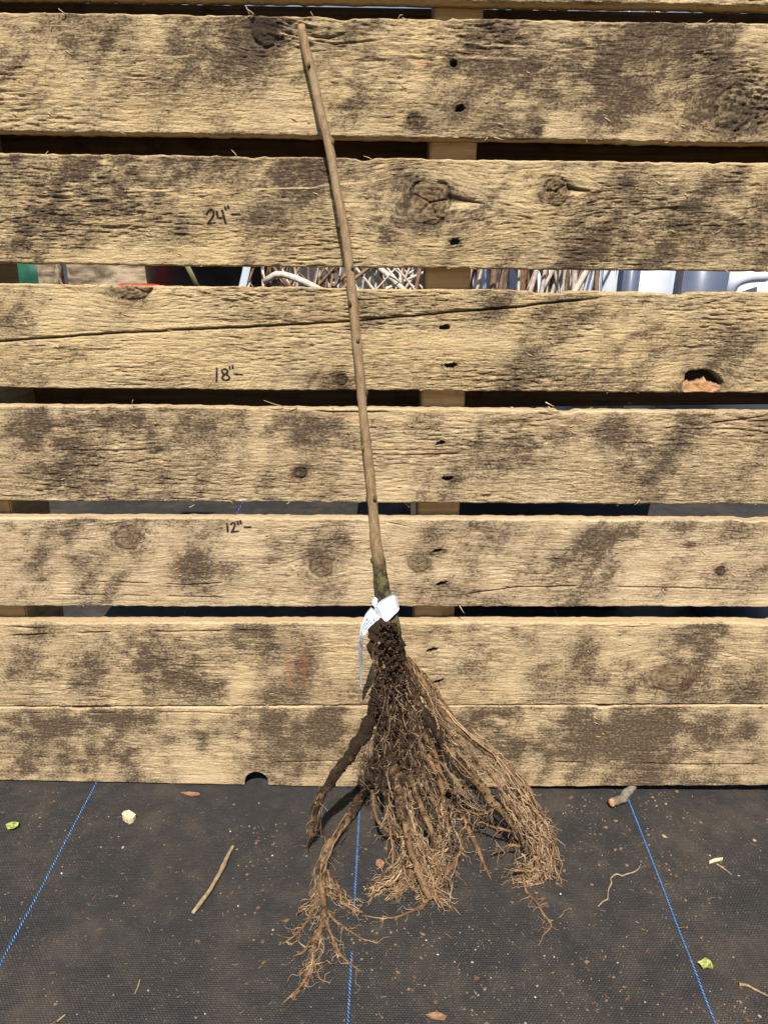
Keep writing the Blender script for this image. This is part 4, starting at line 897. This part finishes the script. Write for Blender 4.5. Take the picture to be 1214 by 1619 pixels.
for (px, py) in spots:
    if py < 1250: continue
    g = on_ground(px, py); s_ = min(.00022 + LR.gamma(1.1, .00036), .0032); g[2] = gh(g[0], g[1]) + s_ * .22
    crumb(mb, g, s_, LR, LR.uniform(.25, .5), LR.random() ** (1.5 if s_ > .0012 else .8))
for k in range(160):       # needle-like bits
    g = on_ground(LR.uniform(-40, 1250), LR.uniform(1255, 1640)); an = LR.uniform(0, 6.3); L = LR.uniform(.002, .007); dv = np.array([math.cos(an), math.sin(an), 0]); g[2] = gh(g[0], g[1]) + .0006
    mb.tube([g - dv * L / 2, g + LR.normal(0, .0004, 3) * [1, 1, .2], g + dv * L / 2], [.0002, .00035, .0002], 4, LR.uniform(.3, .92))
tag(mb.build('soil_crumbs', M['litter'], smooth=False), 'scattered soil crumbs and bark bits on the cloth', 'debris', kind='stuff')

# ------------------------------------------------------------------ things glimpsed between the boards, behind the pallet
import bmesh
def rbox(name, c, s, mat, rz=0, bev=.01, parent=None, taper=1.0):
    bm = bmesh.new(); bmesh.ops.create_cube(bm, size=1.0)
    for q in bm.verts:
        k = taper if q.co.z < 0 else 1.0; q.co = Vector((q.co.x * s[0] * k, q.co.y * s[1] * k, (q.co.z + .5) * s[2]))
    bmesh.ops.bevel(bm, geom=bm.edges[:], offset=bev, segments=3, affect='EDGES')
    me = bpy.data.meshes.new(name); bm.to_mesh(me); bm.free(); me.materials.append(mat); me.polygons.foreach_set('use_smooth', np.ones(len(me.polygons), bool))
    o = bpy.data.objects.new(name, me); COL.objects.link(o); o.location = c; o.rotation_euler.z = rz
    if parent: o.parent = parent
    return o
def lathe(name, prof, mat, loc, parent=None, n=28):
    P = np.array(prof); th = np.linspace(0, 2 * math.pi, n, endpoint=False); V = np.stack([np.outer(P[:, 0], np.cos(th)), np.outer(P[:, 0], np.sin(th)), np.repeat(P[:, 1][:, None], n, 1)], -1).reshape(-1, 3); f = []
    for i in range(len(P) - 1):
        for k in range(n): f.append((i * n + k, i * n + (k + 1) % n, (i + 1) * n + (k + 1) % n, (i + 1) * n + k))
    f.append(tuple(range(n))[::-1]); f.append(tuple((len(P) - 1) * n + k for k in range(n)))
    o = mesh_obj(name, V, f, mat, parent); o.location = loc; return o
M['black'] = flat('black plastic', (0.012, 0.012, 0.014), .6, .3, 30, .5)
M['whitep'] = flat('white plastic', (0.50, 0.53, 0.60), .45, .05, 20, .4)
M['greyp'] = flat('blue-grey plastic', (0.10, 0.12, 0.175), .4, .1, 20, .5)
M['green'] = flat('dark green tarp', (0.010, 0.075, 0.045), .45, .25, 25, .4)
M['log'] = simple_wood('weathered timber', (0.30, 0.23, 0.15), (0.045, 0.033, 0.022), (16, 60, 70))
M['stalk1'] = flat('pale bare stalks', (0.52, 0.44, 0.36), .7, .25, 80)
M['stalk2'] = flat('brown bare stalks', (0.21, 0.125, 0.072), .7, .3, 80)
def by(px, py, Y): return on_y(px, py, Y)
# black pots with bundles of bare stalks standing in them
POT = [(.001, 0), (.095, 0), (.10, .01), (.118, .22), (.125, .222), (.125, .24), (.117, .241), (.112, .225), (.10, .20), (.001, .198)]
PL = ['black nursery pot with a white label strip, first behind the timber baulk', 'black nursery pot holding brown stalks behind the pallet gap', 'black nursery pot with pale stalks leaning over its rim, beside the middle stringer']
for k, (px, Y, zz) in enumerate(((335, 1.12, 1.62), (470, 1.12, 1.05), (600, 1.05, 1.05))):
    p = by(px, 438, Y); e = empty('nursery_pot', (p[0], Y, 0)); tag(e, PL[k], 'pot', 'black pots behind the pallet')
    lathe('pot_wall', [(r * 1.25, z * zz * 1.5) for r, z in POT], M['black'], (0, 0, 0), e)
    if k == 0:
        a_, b_ = by(392, 416, Y - .19), by(382, 462, Y - .19); v_ = np.array([a_, b_]); w_ = np.array([.012, 0, 0]); off = np.array([p[0], Y, 0])
        mb = MB(); mb.tube(spline([v_[0] + np.array([.004, 0, .04]), v_[0], v_[1], v_[1] + np.array([-.01, 0, -.05])], 8) - off, .009, 8, 0, flat=.12); mb.build('label_strip', M['whitep'], e)
        a_, b_ = by(292, 412, Y - .19), by(316, 460, Y - .19); mb = MB(); mb.tube(np.array([a_, (a_ + b_) / 2, b_]) - off, .006, 8, 0, flat=.3); mb.build('strap', flat('olive strap', (.15, .13, .06), .7), e)
KR = np.random.default_rng(12)
def bundle(px0, px1, Y, n, label, pale, lean, ztop, cat='bare stalks', zlow=.25, rmax=.006):
    c = by((px0 + px1) / 2, 438, Y); e = empty('stalk_bundle', (c[0], Y, 0)); tag(e, label, cat, 'stalk bundles behind the pallet'); w_ = abs(by(px1, 438, Y)[0] - by(px0, 438, Y)[0]) / 2
    for k in range(n):
        x = KR.uniform(-w_, w_); sl = KR.normal(0, lean); y = KR.uniform(-.10, .10); zb_ = KR.uniform(zlow * .5, zlow); zt_ = ztop * KR.uniform(.8, 1.1); zc = .47
        pts_ = [(x + sl * (z - zc) + KR.normal(0, .008), y + KR.normal(0, .02), z) for z in np.linspace(zb_, zt_, 4)]
        P = spline(pts_, 10); mb = MB(); r = KR.uniform(.0025, rmax); mb.tube(P, np.linspace(r, r * .5, 10), 6, 0)
        mb.build('stalk', M['stalk1'] if KR.random() < pale else M['stalk2'], e)
bundle(405, 545, 1.10, 40, 'brown and pale bare stalks bristling from the pot left of the stem', .3, .5, .62)
bundle(560, 668, 1.04, 30, 'pale crossing bare stalks right beside the middle stringer', .8, .95, .60, rmax=.007)
bundle(745, 935, 1.20, 52, 'upright bare stalks standing before the white tubs', .45, .22, 1.30, rmax=.009)
# loose stalks lying over the pots
for k, (a, b, w_) in enumerate((((445, 449), (500, 455), .007), ((580, 425), (640, 460), .006))):
    A = by(*a, .98); Bq = by(*b, .94); dv = Bq - A; mb = MB(); P = spline([A - dv * .5, A + [0, 0, .02], Bq, Bq + dv * .6 - [0, 0, .03]], 12); c = P.mean(0); mb.tube(P - c, w_, 7, 0); o = mb.build('loose_stalk', M['stalk1']); o.location = c
    tag(o, ('thick pale stalk arched over the pots in front of the brown ones', 'thick pale stalk slanting down beside the middle stringer')[k], 'bare stalks')
# white tubs
TL = ['tall white plastic tub partly hidden by upright stalks', 'white plastic tub between two darker blue-grey panels', 'white plastic tub with a curved handle, at the row\'s end']
for k, (pa, pb, Y) in enumerate(((745, 950, 1.45), (955, 1085, 1.40), (1130, 1330, 1.42))):
    A, Bq = by(pa, 440, Y), by(pb, 440, Y); e = empty('plastic_tub', ((A[0] + Bq[0]) / 2, Y + .12, 0)); tag(e, TL[k], 'tub', 'white tubs behind the pallet')
    wd_ = Bq[0] - A[0]; rbox('tub_wall', (0, 0, 0), (wd_, .24, .60), M['whitep'], bev=.03, parent=e, taper=.8)
    if k == 2:
        mb = MB(); off = np.array([(A[0] + Bq[0]) / 2, Y + .12, 0]); P = spline([by(1152, 462, Y - .03), by(1160, 447, Y - .04), by(1180, 438, Y - .04), by(1210, 436, Y - .03)], 12) - off; mb.tube(P, .016, 10, 0); mb.build('handle', M['whitep'], e)
for k, (pa, pb, Y) in enumerate(((1080, 1150, 1.36), (985, 1010, 1.34))):
    A, Bq = by(pa, 440, Y), by(pb, 440, Y); o = rbox('grey_panel', ((A[0] + Bq[0]) / 2, Y, 0), (Bq[0] - A[0], .02, .62), M['greyp'], bev=.004); tag(o, ('wide blue-grey plastic panel leaning between white tubs', 'narrow blue-grey plastic panel beside the stalks')[k], 'panel')
# timber baulk, wood block, green tarp and red lid on the left
p = by(180, 432, 1.05); lg = rbox('timber_baulk', (p[0] + .02, 1.12, 0), (.26, .12, .52), M['log'], rz=.05, bev=.008)
tag(lg, 'weathered grey-brown timber baulk standing behind the left boards', 'timber')
p = by(68, 432, 1.0); o = rbox('wood_block', (p[0], 1.04, 0), (.038, .05, .52), M['log'], bev=.003); tag(o, 'small squared wood post next to the green tarp', 'post')
p = by(215, 452, .98); o = rbox('red_lid', (p[0], 1.0, p[2] - .034), (.10, .06, .035), flat('red plastic', (.45, .05, .04), .5), bev=.006)
o2 = rbox('timber_block', (p[0], 1.0, 0), (.11, .07, p[2] - .033), M['log'], bev=.006); tag(o2, 'low timber block holding up the red lid', 'timber'); tag(o, 'flat red plastic lid lying on the low timber block', 'lid')
A = by(15, 418, 1.08); n_, m_ = 24, 14; U, Vv = np.meshgrid(np.linspace(-1, 1, n_), np.linspace(0, 1, m_))
tx = A[0] - .05 + U * .16 * (1.3 - .5 * Vv) + .01 * np.sin(Vv * 9); ty = 1.10 + .05 * np.sin(U * 6 + Vv * 3) * (1 - .5 * Vv) - .06 * (1 - Vv); tz = (A[2] + .015) * Vv + .008 * np.sin(U * 9)* Vv
idx = np.arange(n_ * m_).reshape(m_, n_); q = np.stack([idx[:-1, :-1], idx[:-1, 1:], idx[1:, 1:], idx[1:, :-1]], -1).reshape(-1, 4)
o = mesh_obj('green_tarp', np.stack([tx, ty, np.maximum(tz, .001)], -1).reshape(-1, 3), q, M['green']); sm = o.modifiers.new('thickness', 'SOLIDIFY'); sm.thickness = .004; tag(o, 'dark green tarp heaped behind the left end of the pallet', 'tarp')
# dark trays low behind the right half
for k, (pa, pb, Y, zz, lb) in enumerate(((690, 1020, .42, .20, 'long black plastic tray on the cloth behind the middle stringer'), (1165, 1300, .30, .12, 'blue-grey plastic box low behind the right boards'), (560, 650, .44, .14, 'black plastic tray on the cloth behind the sapling stem'))):
    A, Bq = by(pa, 880, Y), by(pb, 880, Y); o = rbox('plastic_tray', ((A[0] + Bq[0]) / 2, Y + .10, 0), (Bq[0] - A[0], .20, zz), M['greyp' if k == 1 else 'black'], bev=.01, taper=.9); tag(o, lb, 'tray')
o = rbox('black_bin', (by(540, 440, 1.42)[0], 1.56, 0), (by(690, 440, 1.42)[0] - by(395, 440, 1.42)[0], .26, .62), M['black'], bev=.03, taper=.85); tag(o, 'wide black plastic bin standing behind the stalks', 'bin')
